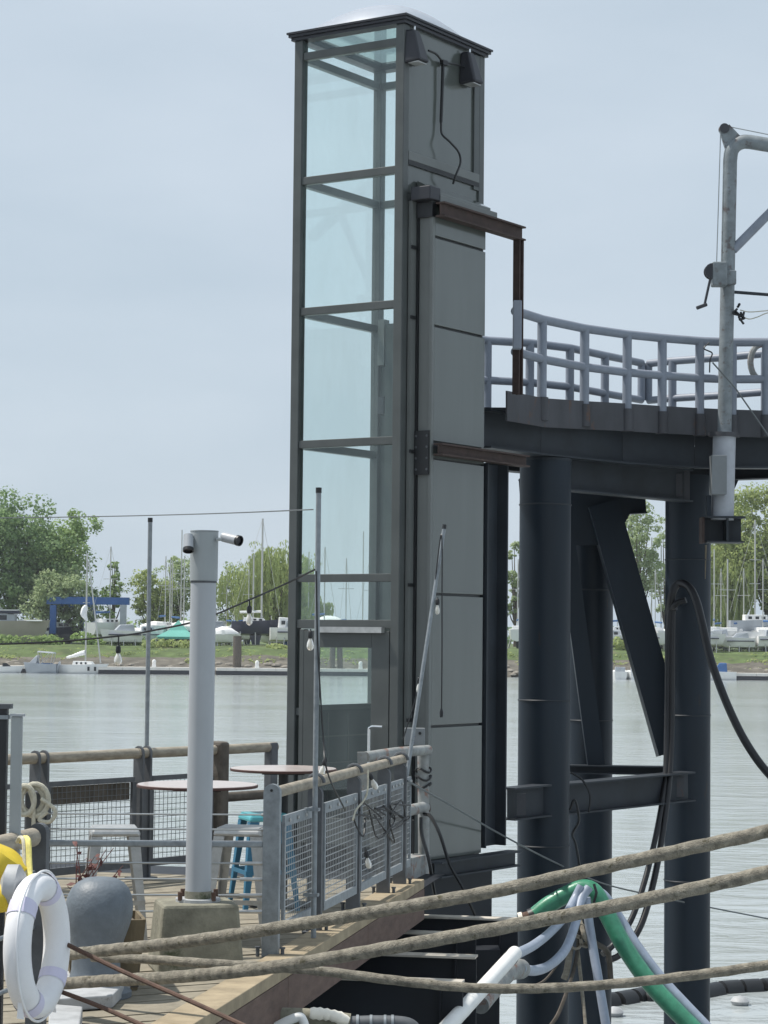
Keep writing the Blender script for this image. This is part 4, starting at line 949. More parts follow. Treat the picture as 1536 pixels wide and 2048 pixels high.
MB().box(-.19,.19,-.19,.19,.02,.36).build('soil',M_timberd,pt_)
pl_=thing('dead_plant','withered dark red stems with curled leaves growing in the planter','plant',pc+V(0,0,.36),0,local=True)
rnd=random.Random(11)
for k in range(17):
    a=rnd.uniform(0,6.28); r0=rnd.uniform(0,.12); h=rnd.uniform(.18,.46); x,y=r0*math.cos(a)-.08,r0*math.sin(a)
    tip=V(x+rnd.uniform(-.14,.14),y+rnd.uniform(-.08,.08),h); st=catmull([(x,y,0),(x*1.1,y,h*.5)]+[tip],4)
    s_=MB().tube(st,[.006-.0005*i for i in range(len(st))],5).build('stem',M_dead,pl_)
    lf=MB()
    for j in range(rnd.randint(2,6)):
        q=st[rnd.randint(3,len(st)-1)]; d=V(rnd.uniform(-1,1),rnd.uniform(-1,1),rnd.uniform(-1,.4)).normalized()*rnd.uniform(.03,.07); s2=d.orthogonal().normalized()*.014
        lf.add([q,q+d*.5+s2,q+d,q+d*.5-s2],[(0,1,2,3)])
    if lf.f: lf.build('leaf',M_dead,s_)

# ---- near left railing with life ring, float, panel post
LA,LB=G(0,1690,1.03),G(72,1673,1.03); LA.z=LB.z=0
ld=(LB-LA).normalized(); ln=V(ld.y,-ld.x,0)
L2=LB
lr=thing('left_railing','railing with round silvered timber rail at the dock corner','railing',L2)
MB().tube([upz(LA-ld*1.5,1.03),upz(L2-ld*.05,1.03)],.045,16).build('handrail',M_timber,lr,smooth=True)
round_post(L2+V(.015,0,0),0,lr,M_galvd,.09,.05,1.095,ld)
for z in (.86,.6,.35,.12): MB().tube([upz(LA-ld*1.5,z),upz(L2,z)],.012,8).build('rod',M_galv,lr)
rc=W(75,1891,9.62)
rg_=thing('life_ring','white life ring with lilac straps hung on the timber railing','life ring',rc)
ex=V(ld.x,ld.y,0)*math.cos(R(1))-ln*math.sin(R(1)); ex.normalize(); ez=V(-.03,0,1).normalized(); en=ex.cross(ez).normalized()
def torus(Rm,rm,a0,a1,n=48,m=20,sq=1.0):
    b=MB(); full=abs(a1-a0)>6.2; cnt=n if full else max(4,int(n*(a1-a0)/6.283))
    for i in range(cnt+(0 if full else 1)):
        a=a0+(a1-a0)*i/cnt; ra=ex*math.cos(a)+ez*math.sin(a)
        for k in range(m):
            t=2*math.pi*k/m; b.v.append(rc+ra*(Rm+rm*math.cos(t))+en*rm*sq*math.sin(t))
    rows=cnt if full else cnt
    tot=cnt if full else cnt+1
    for i in range(rows):
        for k in range(m): k2=(k+1)%m; i2=(i+1)%tot; b.f.append((i*m+k,i2*m+k,i2*m+k2,i*m+k2))
    return b
torus(.247,.058,0,2*math.pi).build('ring_body',M_white,rg_,smooth=True)
for a in (62,138,242,318): torus(.247,.0605,R(a-7),R(a+7)).build('strap',M_strap,rg_,smooth=True)
gl=[]
for k in range(61):
    a=2*math.pi*k/60; lobe=abs(math.sin(2*(a-R(10)))); gl.append(rc+(ex*math.cos(a)+ez*math.sin(a))*(.306+.012*lobe)+en*.02)
MB().tube(gl,.006,6).build('grab_line',M_white,rg_,smooth=True)
for a in (225,305):
    b0=rc+(ex*math.cos(R(a))+ez*math.sin(R(a)))*.31; MB().hexa([b0+V(-.012,-.005,-.05),b0+V(.018,-.005,-.055),b0+V(.018,.005,-.055),b0+V(-.012,.005,-.05)],[b0+V(-.008,-.005,.02),b0+V(.008,-.005,.02),b0+V(.008,.005,.02),b0+V(-.008,.005,.02)]).build('strap_tail',M_white,rg_)
yr=thing('yellow_rope','yellow and white rope looped over the timber rail holding the ring','rope',W(55,1690,9.9))
for k,(dx,m) in enumerate(((0,M_crope),(7,M_yrope),(11,M_yrope))):
    MB().tube(catmull([W(34+dx,1684,9.95),W(40+dx,1675,9.86),W(47+dx,1682,9.78),W(49+dx,1720,9.74),W(50+dx,1752,9.70),W(53+dx*.4,1768,9.66),W(44,1785,9.62),W(30,1792,9.6)],6),.009,7).build('strand',m,yr,smooth=True)
kk=MB()
rnd=random.Random(5)
for k in range(5):
    c=W(26+rnd.uniform(-8,10),1780+rnd.uniform(-8,8),9.6); kk.tube([c+V(.028*math.cos(a),.01*math.sin(3*a),.018*math.sin(a)) for a in [2*math.pi*j/14 for j in range(14)]],.008,6,closed=True)
kk.build('knot',M_yrope,yr,smooth=True)
yf=thing('marker_float','yellow float with worn grey end hanging under the timber rail','float',W(8,1755,9.66))
c=W(-8,1752,9.75)
MB().lathe([(.02,-.16),(.09,-.14),(.115,-.06),(.118,.06),(.10,.11),(.03,.13)],20,Matrix.Translation(c) @ Matrix.Rotation(R(35),4,'Y')).build('float_body',M_yellow,yf,smooth=True)
MB().lathe([(.03,.0),(.085,.02),(.09,.07),(.05,.10)],20,Matrix.Translation(W(2,1768,9.62)) @ Matrix.Rotation(R(95),4,'Y')).build('worn_end',M_plate,yf,smooth=True)
MB().lathe([(.06,-.02),(.062,.02),(.05,.03)],18,Matrix.Translation(W(2,1796,9.6)) @ Matrix.Rotation(R(80),4,'Y')).build('end_cap',M_yellow,yf,smooth=True)
ps=thing('panel_post','black post with pale grey metal panel bolted to its side','post',W(22,2100,10.6))
a=W(11,1412,10.6); MB().box(a.x-.06,a.x+.012,a.y-.03,a.y+.03,.0,a.z).build('post',M_black,ps,bevel=.004)
MB().box(a.x-.07,a.x+.03,a.y-.035,a.y+.035,a.z-.012,a.z+.01).build('cap',M_galvd,ps)
MB().box(a.x-.065,a.x+.02,a.y-.037,a.y+.037,W(11,1438,10.6).z,W(11,1430,10.6).z).build('band',M_galv,ps)
b=W(36,1433,10.58); MB().box(b.x-.03,b.x+.022,b.y-.012,b.y+.012,.55,b.z).build('panel',M_polecap,ps,bevel=.003)
MB().box(b.x-.036,b.x+.03,b.y-.02,b.y+.02,b.z+.001,b.z+.012).build('panel_cap',M_pole,ps)

# ---- ship's hawsers and rusty rods
def twist_rope(name,label,pts,r,m):
    c=catmull([W(*p) for p in pts],16); 
    # resample evenly
    res=[c[0]]; step=.035; acc=0
    for p,q in zip(c[:-1],c[1:]):
        L=(q-p).length; 
        if L<1e-6: continue
        t=step-acc
        while t<=L: res.append(p.lerp(q,t/L)); t+=step
        acc=(acc+L)%step
    b=MB(); n=14; prev=None
    for i,p in enumerate(res):
        d=(res[min(i+1,len(res)-1)]-res[max(i-1,0)]).normalized()
        x=(d.cross(V(0,0,1))).normalized(); y=d.cross(x)
        ph=i*step*2*math.pi/.16
        for k in range(n):
            a=2*math.pi*k/n; rr=r*(1+.05*math.cos(3*(a)-ph)+.025*noise.noise(p*14+V(a,0,0)))
            b.v.append(p+(x*math.cos(a)+y*math.sin(a))*rr)
    for i in range(len(res)-1):
        for k in range(n): k2=(k+1)%n; b.f.append((i*n+k,i*n+k2,(i+1)*n+k2,(i+1)*n+k))
    b.f.append(tuple(range(n))[::-1]); b.f.append(tuple((len(res)-1)*n+k for k in range(n)))
    o=b.build(name,m,smooth=True); o.data.set_sharp_from_angle(angle=R(80)); return tag(o,label,'rope')
ro1=[(118,1912,11.95),(180,1904,11.75),(350,1886,11.3),(540,1858,10.9),(760,1822,10.6),(1000,1780,10.4),(1250,1725,10.3),(1400,1692,10.25),(1536,1662,10.2),(1800,1590,10.1),(2300,1430,10.0),(4200,700,9.6)]
twist_rope('mooring_hawser','thick weathered mooring hawser, upper of the pair leaving the bollard',ro1,.0310,M_hawser)
ro2=[(112,1968,11.9),(200,1962,11.7),(350,1954,11.2),(540,1935,10.8),(760,1899,10.5),(1000,1856,10.3),(1250,1808,10.2),(1400,1775,10.15),(1536,1744,10.1),(1800,1676,10.0),(2300,1530,9.9),(4200,860,9.5)]
twist_rope('mooring_hawser','thick weathered mooring hawser, lower of the pair leaving the bollard',ro2,.0315,M_hawser)
ro3=[(185,1915,12.2),(300,1919,12.0),(420,1927,11.8),(540,1934,11.7),(650,1943,11.6),(800,1962,11.5),(950,1976,11.4),(1100,1976,11.3),(1250,1966,11.2),(1400,1949,11.1),(1536,1930,11.0),(1800,1890,10.9),(2300,1790,10.8),(4200,1250,10.4)]
twist_rope('mooring_hawser','slack barnacled mooring line sagging below the thick hawsers',ro3,.0245,M_hawser)
for lab,pp in (('rusty steel rod slanting from the life ring across the deck',[(132,1888,9.85),(250,1945,9.6),(380,2002,9.3),(520,2066,9.0)]),('short rusty steel rod slanting from the lower ring edge',[(118,1982,9.8),(200,2013,9.6),(310,2062,9.3)])):
    o=MB().tube(catmull([W(*p) for p in pp],4),.0105,8).build('steel_rod',M_rod,smooth=True); tag(o,lab,'rod')

# ---- peeling white pipe barrier and control box beside the tower
bz_=20.0
pbx=thing('pipe_barrier','peeling white pipe barrier frame with rusty joints beside the lift','barrier',W(846,1740,bz_))
MB().tube([W(730,1514,18.9),W(790,1505,19.4),W(856,1500,bz_)],.045,16).build('top_pipe',M_peel,pbx,smooth=True)
MB().tube([W(846,1506,bz_),W(848,1736,bz_)],.05,16).build('post',M_peel,pbx,smooth=True)
MB().tube([W(812,1622,19.6),W(850,1614,bz_)],.05,16).build('stub_pipe',M_peel,pbx,smooth=True)
MB().tube([W(842,1618,bz_-.02),W(852,1614,bz_+.03)],.057,16).build('rusty_collar',M_rust,pbx,smooth=True)
MB().beam(W(724,1504,18.85),W(726,1600,18.85),.05,.08,up=V(1,0,0)).build('end_post',M_peel,pbx)
MB().beam(W(806,1737,19.3),W(842,1728,bz_),.16,.18).build('foot_beam',M_peel,pbx)
MB().beam(W(826,1706,19.9),W(826,1640,19.9),.13,.02,up=V(1,0,0)).build('dark_panel',M_black,pbx)
for k,row in enumerate((1540,1556,1570)):
    c=W(847,row,bz_); MB().tube([c+V(.068*math.cos(a),.068*math.sin(a),.02*math.sin(2*a+k)) for a in [2*math.pi*j/16 for j in range(16)]],.010,6,closed=True).build('lashing',M_black,pbx)
cb=thing('control_box','small grey control box with blue figure and black knob','control box',W(828,1478,20.05))
a=W(809,1490,20.1); b=W(850,1456,20.1)
MB().box(a.x,b.x,a.y-.05,a.y+.05,a.z,b.z).build('case',M_boxg,cb,bevel=.005)
c=W(840,1467,20.0); MB().lathe([(.013,-.02),(.013,.012)],12,Matrix.Translation(V(c.x,a.y-.052,c.z)) @ Matrix.Rotation(R(90),4,'X')).build('knob',M_black,cb,smooth=True)
def text(txt,size,p,m,name,parent):
    cu=bpy.data.curves.new('t','FONT'); cu.body=txt; cu.size=size; cu.extrude=.001; to=bpy.data.objects.new('t',cu); C.objects.link(to)
    dg=bpy.context.evaluated_depsgraph_get(); me=bpy.data.meshes.new_from_object(to.evaluated_get(dg)); bpy.data.objects.remove(to)
    o=bpy.data.objects.new(name,me); C.objects.link(o); me.materials.clear(); me.materials.append(m); o.parent=parent
    o.rotation_euler=(R(90),0,0); o.location=Vector(p)-OFF.get(parent.name,V(0,0,0)); return o
c=W(825,1474,20.0); text('2',.075,(c.x-.01,a.y-.0525,c.z),M_purple,'printed_figure',cb); text('2',.05,(c.x-.005,a.y-.0525,c.z-.055),M_purple,'printed_figure',cb)
cc='black cables at the lift base'
line('supply_cable','black cable from the barrier collar down past the base beam','cable',[(848,1628,19.9),(862,1634,19.8),(880,1670,19.7),(900,1730,19.7),(925,1775,19.7),(950,1830,19.8)],.016,M_black,6,group=cc)
line('supply_cable','black cable hanging from barrier post beside the dark panel','cable',[(842,1635,19.85),(844,1670,19.8),(858,1720,19.75),(866,1770,19.8),(872,1800,19.9)],.016,M_black,6,group=cc)
# ================================================================== FAR SHORE
def leaf_cloud(mb, c, rad, count, size, rnd, droop=0.0):
    for _ in range(count):
        while True:
            d=V(rnd.uniform(-1,1),rnd.uniform(-1,1),rnd.uniform(-1,1))
            if .05<d.length<1: break
        d=d.normalized()*(d.length**.45)
        p=c+V(d.x*rad.x,d.y*rad.y,d.z*rad.z)
        s=size*rnd.uniform(.6,1.35)
        nrm=(d+V(rnd.uniform(-.8,.8),rnd.uniform(-.8,.8),rnd.uniform(-.2,1.3))).normalized()
        a=nrm.orthogonal().normalized(); b=nrm.cross(a); t=rnd.uniform(0,6.28); a,b=a*math.cos(t)+b*math.sin(t),b*math.cos(t)-a*math.sin(t)
        if droop: b=(b*.4+V(0,0,-1)*droop).normalized()*1.7; a=a*.6
        mb.add([p-a*s*.5,p+b*s*.55+a*s*.1,p+a*s*.5,p-b*s*.5],[(0,1,2,3)])
def tree(px,row_top,row_base,D,width_px,mleaf,label,seed,n=3400,kind='round',size=.62,lobes=11,sparse=1.0,zbase=None):
    rnd=random.Random(seed); n=int(n*2.3); size*=.56
    base=W(px,row_base,D); base.z=BZ+.1 if zbase is None else zbase
    H=W(px,row_top,D).z-base.z; Wd=width_px/FPX*D
    t=thing('tree',label,'tree',base,group='trees behind the boatyard')
    tr=MB(); fk=H*(.22 if kind!='willow' else .3)
    tr.tube([base,base+V(rnd.uniform(-.2,.2),0,fk*.5),base+V(rnd.uniform(-.3,.3),0,fk)],[.035*H**.9*.5+.08,.03*H**.9*.4+.06,.2],8)
    cr_=MB(); L=[]
    for i in range(lobes):
        a=rnd.uniform(0,6.28); u=rnd.random(); zz=.30+.66*((i+.5)/lobes)
        env=math.sin(math.pi*min(1,max(.06,(1-zz)*1.18+.02)))**.6 if kind!='poplar' else .8*math.sin(math.pi*min(.98,max(.08,1-zz*.93)))**.5
        rr=Wd*.5*env*rnd.uniform(.45,.80)
        c=base+V(rr*math.cos(a),rr*.8*math.sin(a),H*zz); s=Wd*rnd.uniform(.17,.27)
        L.append((c,s))
    L.append((base+V(0,0,H*.6),Wd*.30)); L.append((base+V(rnd.uniform(-.5,.5),0,H*.93),Wd*.13))
    tot=sum(s*s for c,s in L)
    for c,s in L:
        tr.tube([base+V(0,0,fk*.9),base.lerp(c,.55)+V(0,0,fk*.3),c],[.16,.10,.04],5,caps=False)
        k=int(n*s*s/tot)
        # each lobe is broken up into small clumps so that the sky shows between them
        nc=max(8,k//40)
        for j in range(nc):
            d=V(rnd.gauss(0,1),rnd.gauss(0,1),rnd.gauss(0,1)).normalized()*rnd.uniform(.45,1.08)
            cc=c+V(d.x*s,d.y*s,d.z*s*.85); q=s*rnd.uniform(.22,.50)
            leaf_cloud(cr_,cc,V(q,q,q*.75),max(4,int(k/nc*sparse)),size*rnd.uniform(.7,1.1),rnd,droop=(.9 if kind=='willow' else 0))
        if kind=='willow':
            for j in range(int(26*sparse)):
                a=rnd.uniform(0,6.28); p=c+V(s*math.cos(a)*rnd.uniform(.5,1.1),s*math.sin(a)*rnd.uniform(.5,1.1),s*rnd.uniform(-.2,.5)); ln_=rnd.uniform(.18,.42)*H
                for q in range(int(ln_/.34)):
                    pp=p+V(rnd.uniform(-.12,.12),rnd.uniform(-.1,.1),-q*.34); 
                    if pp.z<base.z+H*.10: break
                    w_=.17; cr_.add([pp+V(-w_,0,0),pp+V(0,.1,.25),pp+V(w_,0,0),pp+V(.03,0,-.42)],[(0,1,2,3)])
    tr.build('trunk',M_bark,t,smooth=True); cr_.build('crown',mleaf,t); return t
Lf1=leafmat('leaf_mid',(0.142,0.239,0.072),(0.440,0.562,0.223)); Lf2=leafmat('leaf_pale',(0.200,0.287,0.133),(0.559,0.627,0.366)); Lf3=leafmat('leaf_dark',(0.121,0.212,0.091),(0.364,0.483,0.223)); Lf4=leafmat('leaf_olive',(0.212,0.287,0.096),(0.559,0.611,0.253))
tree(20,1012,1300,318,250,Lf3,'huge dark spreading tree behind the moored yacht',1,9500,size=.75,lobes=20)
tree(135,1042,1300,322,190,Lf1,'tall full tree behind the blue boat hoist',2,7500,size=.75,lobes=17)
tree(110,1150,1305,312,150,Lf2,'low rounded pale bush like tree framed by the hoist',3,4200,size=.6,lobes=10)
tree(225,1118,1300,330,60,Lf1,'small tree with a ragged top beside the hoist leg',4,1100,size=.6,lobes=6,sparse=.8)
tree(300,1150,1300,322,110,Lf4,'loose mid green tree behind the green canopy',5,3000,size=.6,lobes=10,sparse=.8)
tree(352,1118,1300,326,130,Lf2,'loose tall tree pierced by the bare masts',6,3400,size=.6,lobes=12,sparse=.75)
tree(475,1135,1300,324,120,Lf2,'pale open tree behind the tarped boat',7,2800,size=.6,lobes=10,sparse=.8)
tree(545,1108,1305,318,190,Lf4,'broad weeping willow behind the dark hulled yacht',8,4600,'willow',.55,13)
tree(618,1160,1300,322,80,Lf4,'thin leaning willow seen through the tower glass',9,1400,'willow',.5,6,.7)
tree(1030,1075,1305,322,60,Lf2,'slender tree glimpsed between the steel columns',10,1500,size=.6,lobes=8,sparse=.8)
tree(1275,985,1310,316,130,Lf2,'tall sparse tree framed by the column braces',12,4600,size=.62,lobes=18,sparse=.8)
tree(1330,1060,1310,330,90,Lf2,'open tree behind the right steel column',14,1700,size=.6,lobes=9,sparse=.8)
tree(1450,1045,1315,318,130,Lf4,'drooping tree behind the slim mast by the column',13,4200,'willow',.6,12)
tree(1535,965,1318,320,190,Lf4,'tallest olive green tree behind the stored sailboats',15,8200,size=.72,lobes=18)
tree(1620,1000,1320,322,170,Lf1,'large tree at the end of the boatyard row',16,4000,size=.7,lobes=12)
tree(-95,1030,1300,322,170,Lf1,'large tree past the dark spreading one',17,3500,size=.75,lobes=12)
def bush(px,row,D,w,h,m,label,seed,n=500):
    rnd=random.Random(seed); b=W(px,row,D); b.z=max(BZ-.6,b.z-0)
    t=thing('bush',label,'bush',b,group='bushes on the far bank'); mb=MB(); Wd=w/FPX*D; H=h/FPX*D
    for i in range(7):
        c=b+V(rnd.uniform(-.5,.5)*Wd,rnd.uniform(-1,1),H*rnd.uniform(.25,.7)); leaf_cloud(mb,c,V(Wd*.22,1.2,H*.35),n//7,.42,rnd)
    mb.build('foliage',m,t); return t
bush(60,1290,300,120,22,Lf1,'scrubby green bush under the moored yacht hull',1)
bush(215,1294,302,110,30,Lf1,'dark bush between the hoist legs',2,1100)
bush(345,1310,298,90,26,Lf4,'low bush on the bank below the green canopy',3)
bush(590,1310,298,100,14,Lf4,'bright low bush on the bank beside the tower',4)
bush(1250,1312,300,40,38,Lf4,'bright green bush between the column and its brace',5)
bush(225,1280,311,80,44,Lf2,'pale twiggy bush behind the moored sailboat',6,700)
# far tree line closing the view low behind the yard
rnd=random.Random(77); mb=MB()
for i in range(46):
    x=-140+i*6.2+rnd.uniform(-2,2)
    if 505 < 768+x/420*4500 < 690 and False: continue
    leaf_cloud(mb,V(x,418+rnd.uniform(-5,5),BZ+rnd.uniform(1.2,2.6)),V(4.2,3,rnd.uniform(1.6,3.0)),90,1.0,rnd)
o=mb.build('distant_hedge',Lf3); o['kind']='stuff'; tag(o,'distant dark hedge line behind the boatyard','hedge')

rnd=random.Random(5); mb=MB()
for i in range(150):
    x=rnd.uniform(-60,62); y=SH+rnd.uniform(6,13); leaf_cloud(mb,V(x,y,WZ+1.3+(y-SH-6)*.24),V(rnd.uniform(.6,2.2),.8,rnd.uniform(.25,.7)),rnd.randint(16,44),.30,rnd)
o=mb.build('bank_scrub',Lf4); o['kind']='stuff'; tag(o,'rough low scrub and weeds along the far bank edge','scrub')
rnd=random.Random(8)
M_rock=mat('bank_stone',(.22,.20,.17),.9,0,.3,2,bump=.5)
b=MB()
for i in range(140):
    x=rnd.uniform(-58,60); y=SH+rnd.uniform(2.2,6); z=WZ+.2+(y-SH-2)*.28; r_=rnd.uniform(.2,.7)
    b.lathe([(r_*.6,-r_*.4),(r_,0),(r_*.8,r_*.35),(r_*.3,r_*.55)],7,Matrix.Translation((x,y,z)) @ Matrix.Rotation(rnd.uniform(0,6),4,'Z') @ Matrix.Diagonal((1.4,1,.8,1)))
o=b.build('bank_rubble',M_rock); o['kind']='stuff'; tag(o,'grey rubble stones along the foot of the far bank','rubble')
# ---- boats
BW=mat('boat_white',(.78,.78,.77),.35,0,.05,1); BBG=mat('boat_beige',(.34,.31,.25),.4,0,.05,1); BNV=mat('boat_navy',(.018,.022,.05),.3,0,.1,1); BBL=mat('boat_blue_canvas',(.04,.12,.30),.7,0,.1,1)
BGR=mat('boat_grey',(.38,.41,.45),.5,0,.08,1); BWN=mat('boat_window',(.015,.018,.022),.1,0,.1); BRD=mat('antifoul_dark',(.03,.035,.05),.7,0,.2); BMS=mat('mast_alloy',(.52,.52,.50),.4,.3,.05,1); BTP=mat('white_tarp',(.80,.80,.80),.6,0,.05,1,bump=.6,bscale=1.5); BBRN=mat('boat_brown',(.16,.10,.07),.6)
M_lift=mat('hoist_blue',(.025,.10,.30),.45,0,.12,.8); M_tent=mat('teal_canopy',(.12,.40,.34),.7,0,.08,1)
def hull(L,B,H,m,parent,name='hull',keel=0,transom=.75,sheer=.18,mkeel=None,flare=1.0):
    mb=MB(); ns=13; prof=7
    for i in range(ns):
        u=i/(ns-1); x=-L/2+L*u
        wf=(transom+(1-transom)*math.sin(min(1,u/.45)*math.pi/2)) if u<.45 else max(.015,1-((u-.45)/.55)**2.3)
        zt=H*(1+sheer*(u**2)); zb=-.22*H*(1-max(0,(u-.7)/.3)**2)
        for j in range(prof):
            v=j/(prof-1)*math.pi-math.pi/2
            s=math.sin(v); yy=(abs(s)**.55)*(1 if s>0 else -1)*B/2*wf; zz=zt-(zt-zb)*(math.cos(v)**.8 if abs(math.cos(v))>1e-6 else 0)
            mb.v.append(V(x+ (.10*L*u**6*(zz/zt) if zt else 0),yy,zz))
    for i in range(ns-1):
        for j in range(prof-1): a=i*prof+j; mb.f.append((a,a+prof,a+prof+1,a+1))
    mb.f.append(tuple(range(prof))); 
    o=mb.build(name,m,parent,smooth=True)
    dk_=MB(); 
    for i in range(ns):
        dk_.v += [mb.v[i*prof]*1.0-V(0,0,.06), mb.v[i*prof+prof-1]*1.0-V(0,0,.06)]
    for i in range(ns-1): dk_.f.append((2*i,2*i+2,2*i+3,2*i+1))
    dk_.build('deck',BW,parent)
    if keel: MB().prism([(-L*.12,-.15*H),(L*.14,-.15*H),(L*.09,-keel),(-L*.06,-keel)],-.14,.14).build('keel',mkeel or BRD,parent)
    return o
def boat(name,label,px,row,D,rz,group=None,z=None):
    c=W(px,row,D); 
    if z is not None: c.z=z
    return thing(name,label,'boat',c,R(rz),group,local=True)
def windows(par,xs,y,z0,z1,w,m=None):
    for x in xs: MB().box(x-w/2,x+w/2,y-.02 if y<0 else y,y if y<0 else y+.02,z0,z1).build('window',m or BWN,par)
def mast(par,x,h,r=.09,z0=.8,spread=True,stays=True,L=9):
    m_=MB().tube([(x,0,z0),(x,0,z0+h)],r,6).build('mast',BMS,par)
    if spread: MB().box(x-.04,x+.04,-1.1,1.1,z0+h*.55,z0+h*.55+.07).build('spreader',BMS,m_)
    if stays:
        s=MB(); s.tube([(x,0,z0+h),(L*.52,0,z0+.4)],.025,4); s.tube([(x,0,z0+h),(-L*.48,0,z0+.4)],.02,4); s.build('stay',BMS,m_)
sc=lambda px,D: px/FPX*D
# moored sailboat
D=SH-2
s1=boat('sailboat','white sailboat with bare mast moored at the far dock',157,1340,D,-14,z=WZ+.02)
hull(6.6,2.2,1.05,BW,s1); cb_=MB().hexa([(-.6,-.7,1.0),(2.0,-.55,1.1),(2.0,.55,1.1),(-.6,.7,1.0)],[(-.5,-.6,1.55),(1.7,-.45,1.5),(1.7,.45,1.5),(-.5,.6,1.55)]).build('cabin',BW,s1,bevel=.05)
for x in (0,.6,1.2): MB().lathe([(.14,0),(.14,.03)],10,Matrix.Translation((x,-.66,1.28)) @ Matrix.Rotation(R(90),4,'X')).build('porthole',BWN,cb_)
for x in (1.7,2.5): MB().box(x-.14,x+.14,-1.02 if x<2 else -.84,-.98 if x<2 else -.80,.35,.85).build('port_window',BWN,s1)
h=W(170,1107,D).z-WZ-1.2; mast(s1,.9,h,.11,1.2,True,False)
MB().tube([(1.1,0,1.2+h*.93),(2.9,0,1.3)],.10,6).build('furled_jib',BMS,s1)
MB().tube(catmull([(.85,0,2.6),(.2,0,2.45),(-.6,0,2.2),(-1.6,0,1.95)],5),[.30,.34,.28,.33,.26,.3,.24,.28,.22,.26,.2,.2,.16,.2,.15,.12],8).build('sail_cover',BTP,s1,smooth=True)
MB().tube(catmull([(.9,-.1,h*.55+.9),(.6,-.1,h*.52+.3),(1.1,-.1,h*.48)],4),[.2,.35,.42,.4,.45,.38,.3,.2,.12],7).build('hung_sail',BTP,s1,smooth=True)
s2=boat('cabin_cruiser','blue grey open cruiser with bimini frame at the far dock',84,1340,D-.5,176,z=WZ+.02)
hull(3.9,2.1,1.15,BGR,s2); MB().box(-1.2,.9,-.7,.7,.9,1.25).build('console',BBL,s2,bevel=.1)
MB().hexa([(-1.6,-.8,2.45),(.5,-.8,2.6),(.5,.8,2.6),(-1.6,.8,2.45)],[(-1.5,-.7,2.6),(.4,-.7,2.75),(.4,.7,2.75),(-1.5,.7,2.6)]).build('bimini',BGR,s2)
fr_=MB(); 
for y in (-.75,.75): fr_.tube([(-1.5,y,2.5),(-1.2,y,1.1)],.05,5); fr_.tube([(.4,y,2.6),(.1,y,1.1)],.05,5); fr_.tube([(-1.0,y,2.5),(.1,y,1.1)],.04,5)
fr_.build('bimini_frame',BMS,s2); MB().hexa([(.6,-.8,1.15),(1.6,-.6,1.15),(1.6,.6,1.15),(.6,.8,1.15)],[(.4,-.7,2.2),(.6,-.6,2.2),(.6,.6,2.2),(.4,.7,2.2)]).build('windscreen',BGR,s2)
MB().lathe([(.75,-.05),(.8,0),(.75,.05)],18,Matrix.Translation((-2.1,0,.75)) @ Matrix.Rotation(R(80),4,'Y')).build('stern_cover',BGR,s2)
s3=boat('runabout','low white runabout tied to the far dock beside the cruiser',10,1334,D-.5,8,z=WZ+.02); hull(3.8,1.7,.75,BW,s3); MB().hexa([(-.3,-.5,.75),(.8,-.4,.75),(.8,.4,.75),(-.3,.5,.75)],[(-.3,-.4,1.2),(.2,-.35,1.2),(.2,.35,1.2),(-.3,.4,1.2)]).build('windscreen',BWN,s3)
# yacht ashore
y1=boat('motor_yacht','big beige motor yacht with dark canopied flybridge stored ashore',-8,1300,304,4,z=BZ-.05)
hh=hull(12,3.9,3.0,BBG,y1,transom=.95,sheer=.08); 
MB().box(-5.5,2.6,-1.5,1.5,2.95,4.0).build('saloon',BGR,y1,bevel=.1); 
for x in (-4.6,-3.2,-1.8,-.4,1.0): MB().box(x-.5,x+.5,-1.53,-1.505,3.2,3.85).build('window',BWN,y1)
MB().box(-5.8,3.2,-1.7,1.7,4.05,4.45).build('flybridge',BNV,y1,bevel=.12); MB().box(-5.8,2.9,-1.75,1.75,4.46,4.60).build('flybridge_rim',BW,y1)
for x in (-2.2,-1.0,.1): MB().hexa([(x-.35,-.4,4.6),(x+.35,-.4,4.6),(x+.35,.4,4.6),(x-.35,.4,4.6)],[(x-.28,-.3,6.1-.5*abs(x)),(x+.2,-.3,6.1-.5*abs(x)),(x+.2,.3,6.1-.5*abs(x)),(x-.28,.3,6.1-.5*abs(x))]).build('shrouded_seat',BTP,y1,bevel=.15)
MB().box(3.0,6.2,-1.2,1.2,3.02,3.25).build('foredeck',BW,y1,bevel=.1)
for x in (-4,-1,2): MB().tube([(x,-1.2,-.4),(x,-1.0,.6)],.09,6).build('stand',BMS,y1)
MB().lathe([(.16,0),(.16,.04)],12,Matrix.Translation((.4,-1.96,1.9)) @ Matrix.Rotation(R(90),4,'X')).build('vent',BW,y1)
# white cruiser in the hoist
y2=boat('white_cruiser','white sport cruiser with radar arch hanging in the blue hoist',118,1292,312,20,z=BZ+.5)
hull(5.4,2.4,1.7,BNV,y2); MB().hexa([(-1.8,-1,1.6),(1.9,-.8,1.7),(1.9,.8,1.7),(-1.8,1,1.6)],[(-1.6,-.9,2.6),(1.0,-.6,2.4),(1.0,.6,2.4),(-1.6,.9,2.6)]).build('cabin',BW,y2,bevel=.12)
MB().beam((-1.2,0,2.5),(-.2,0,4.3),.5,1.6,up=V(0,1,0)).build('radar_arch',BW,y2,bevel=.08); 
for x in (.0,.8): MB().box(x-.3,x+.3,-.93,-.86,1.9,2.3).build('window',BWN,y2)
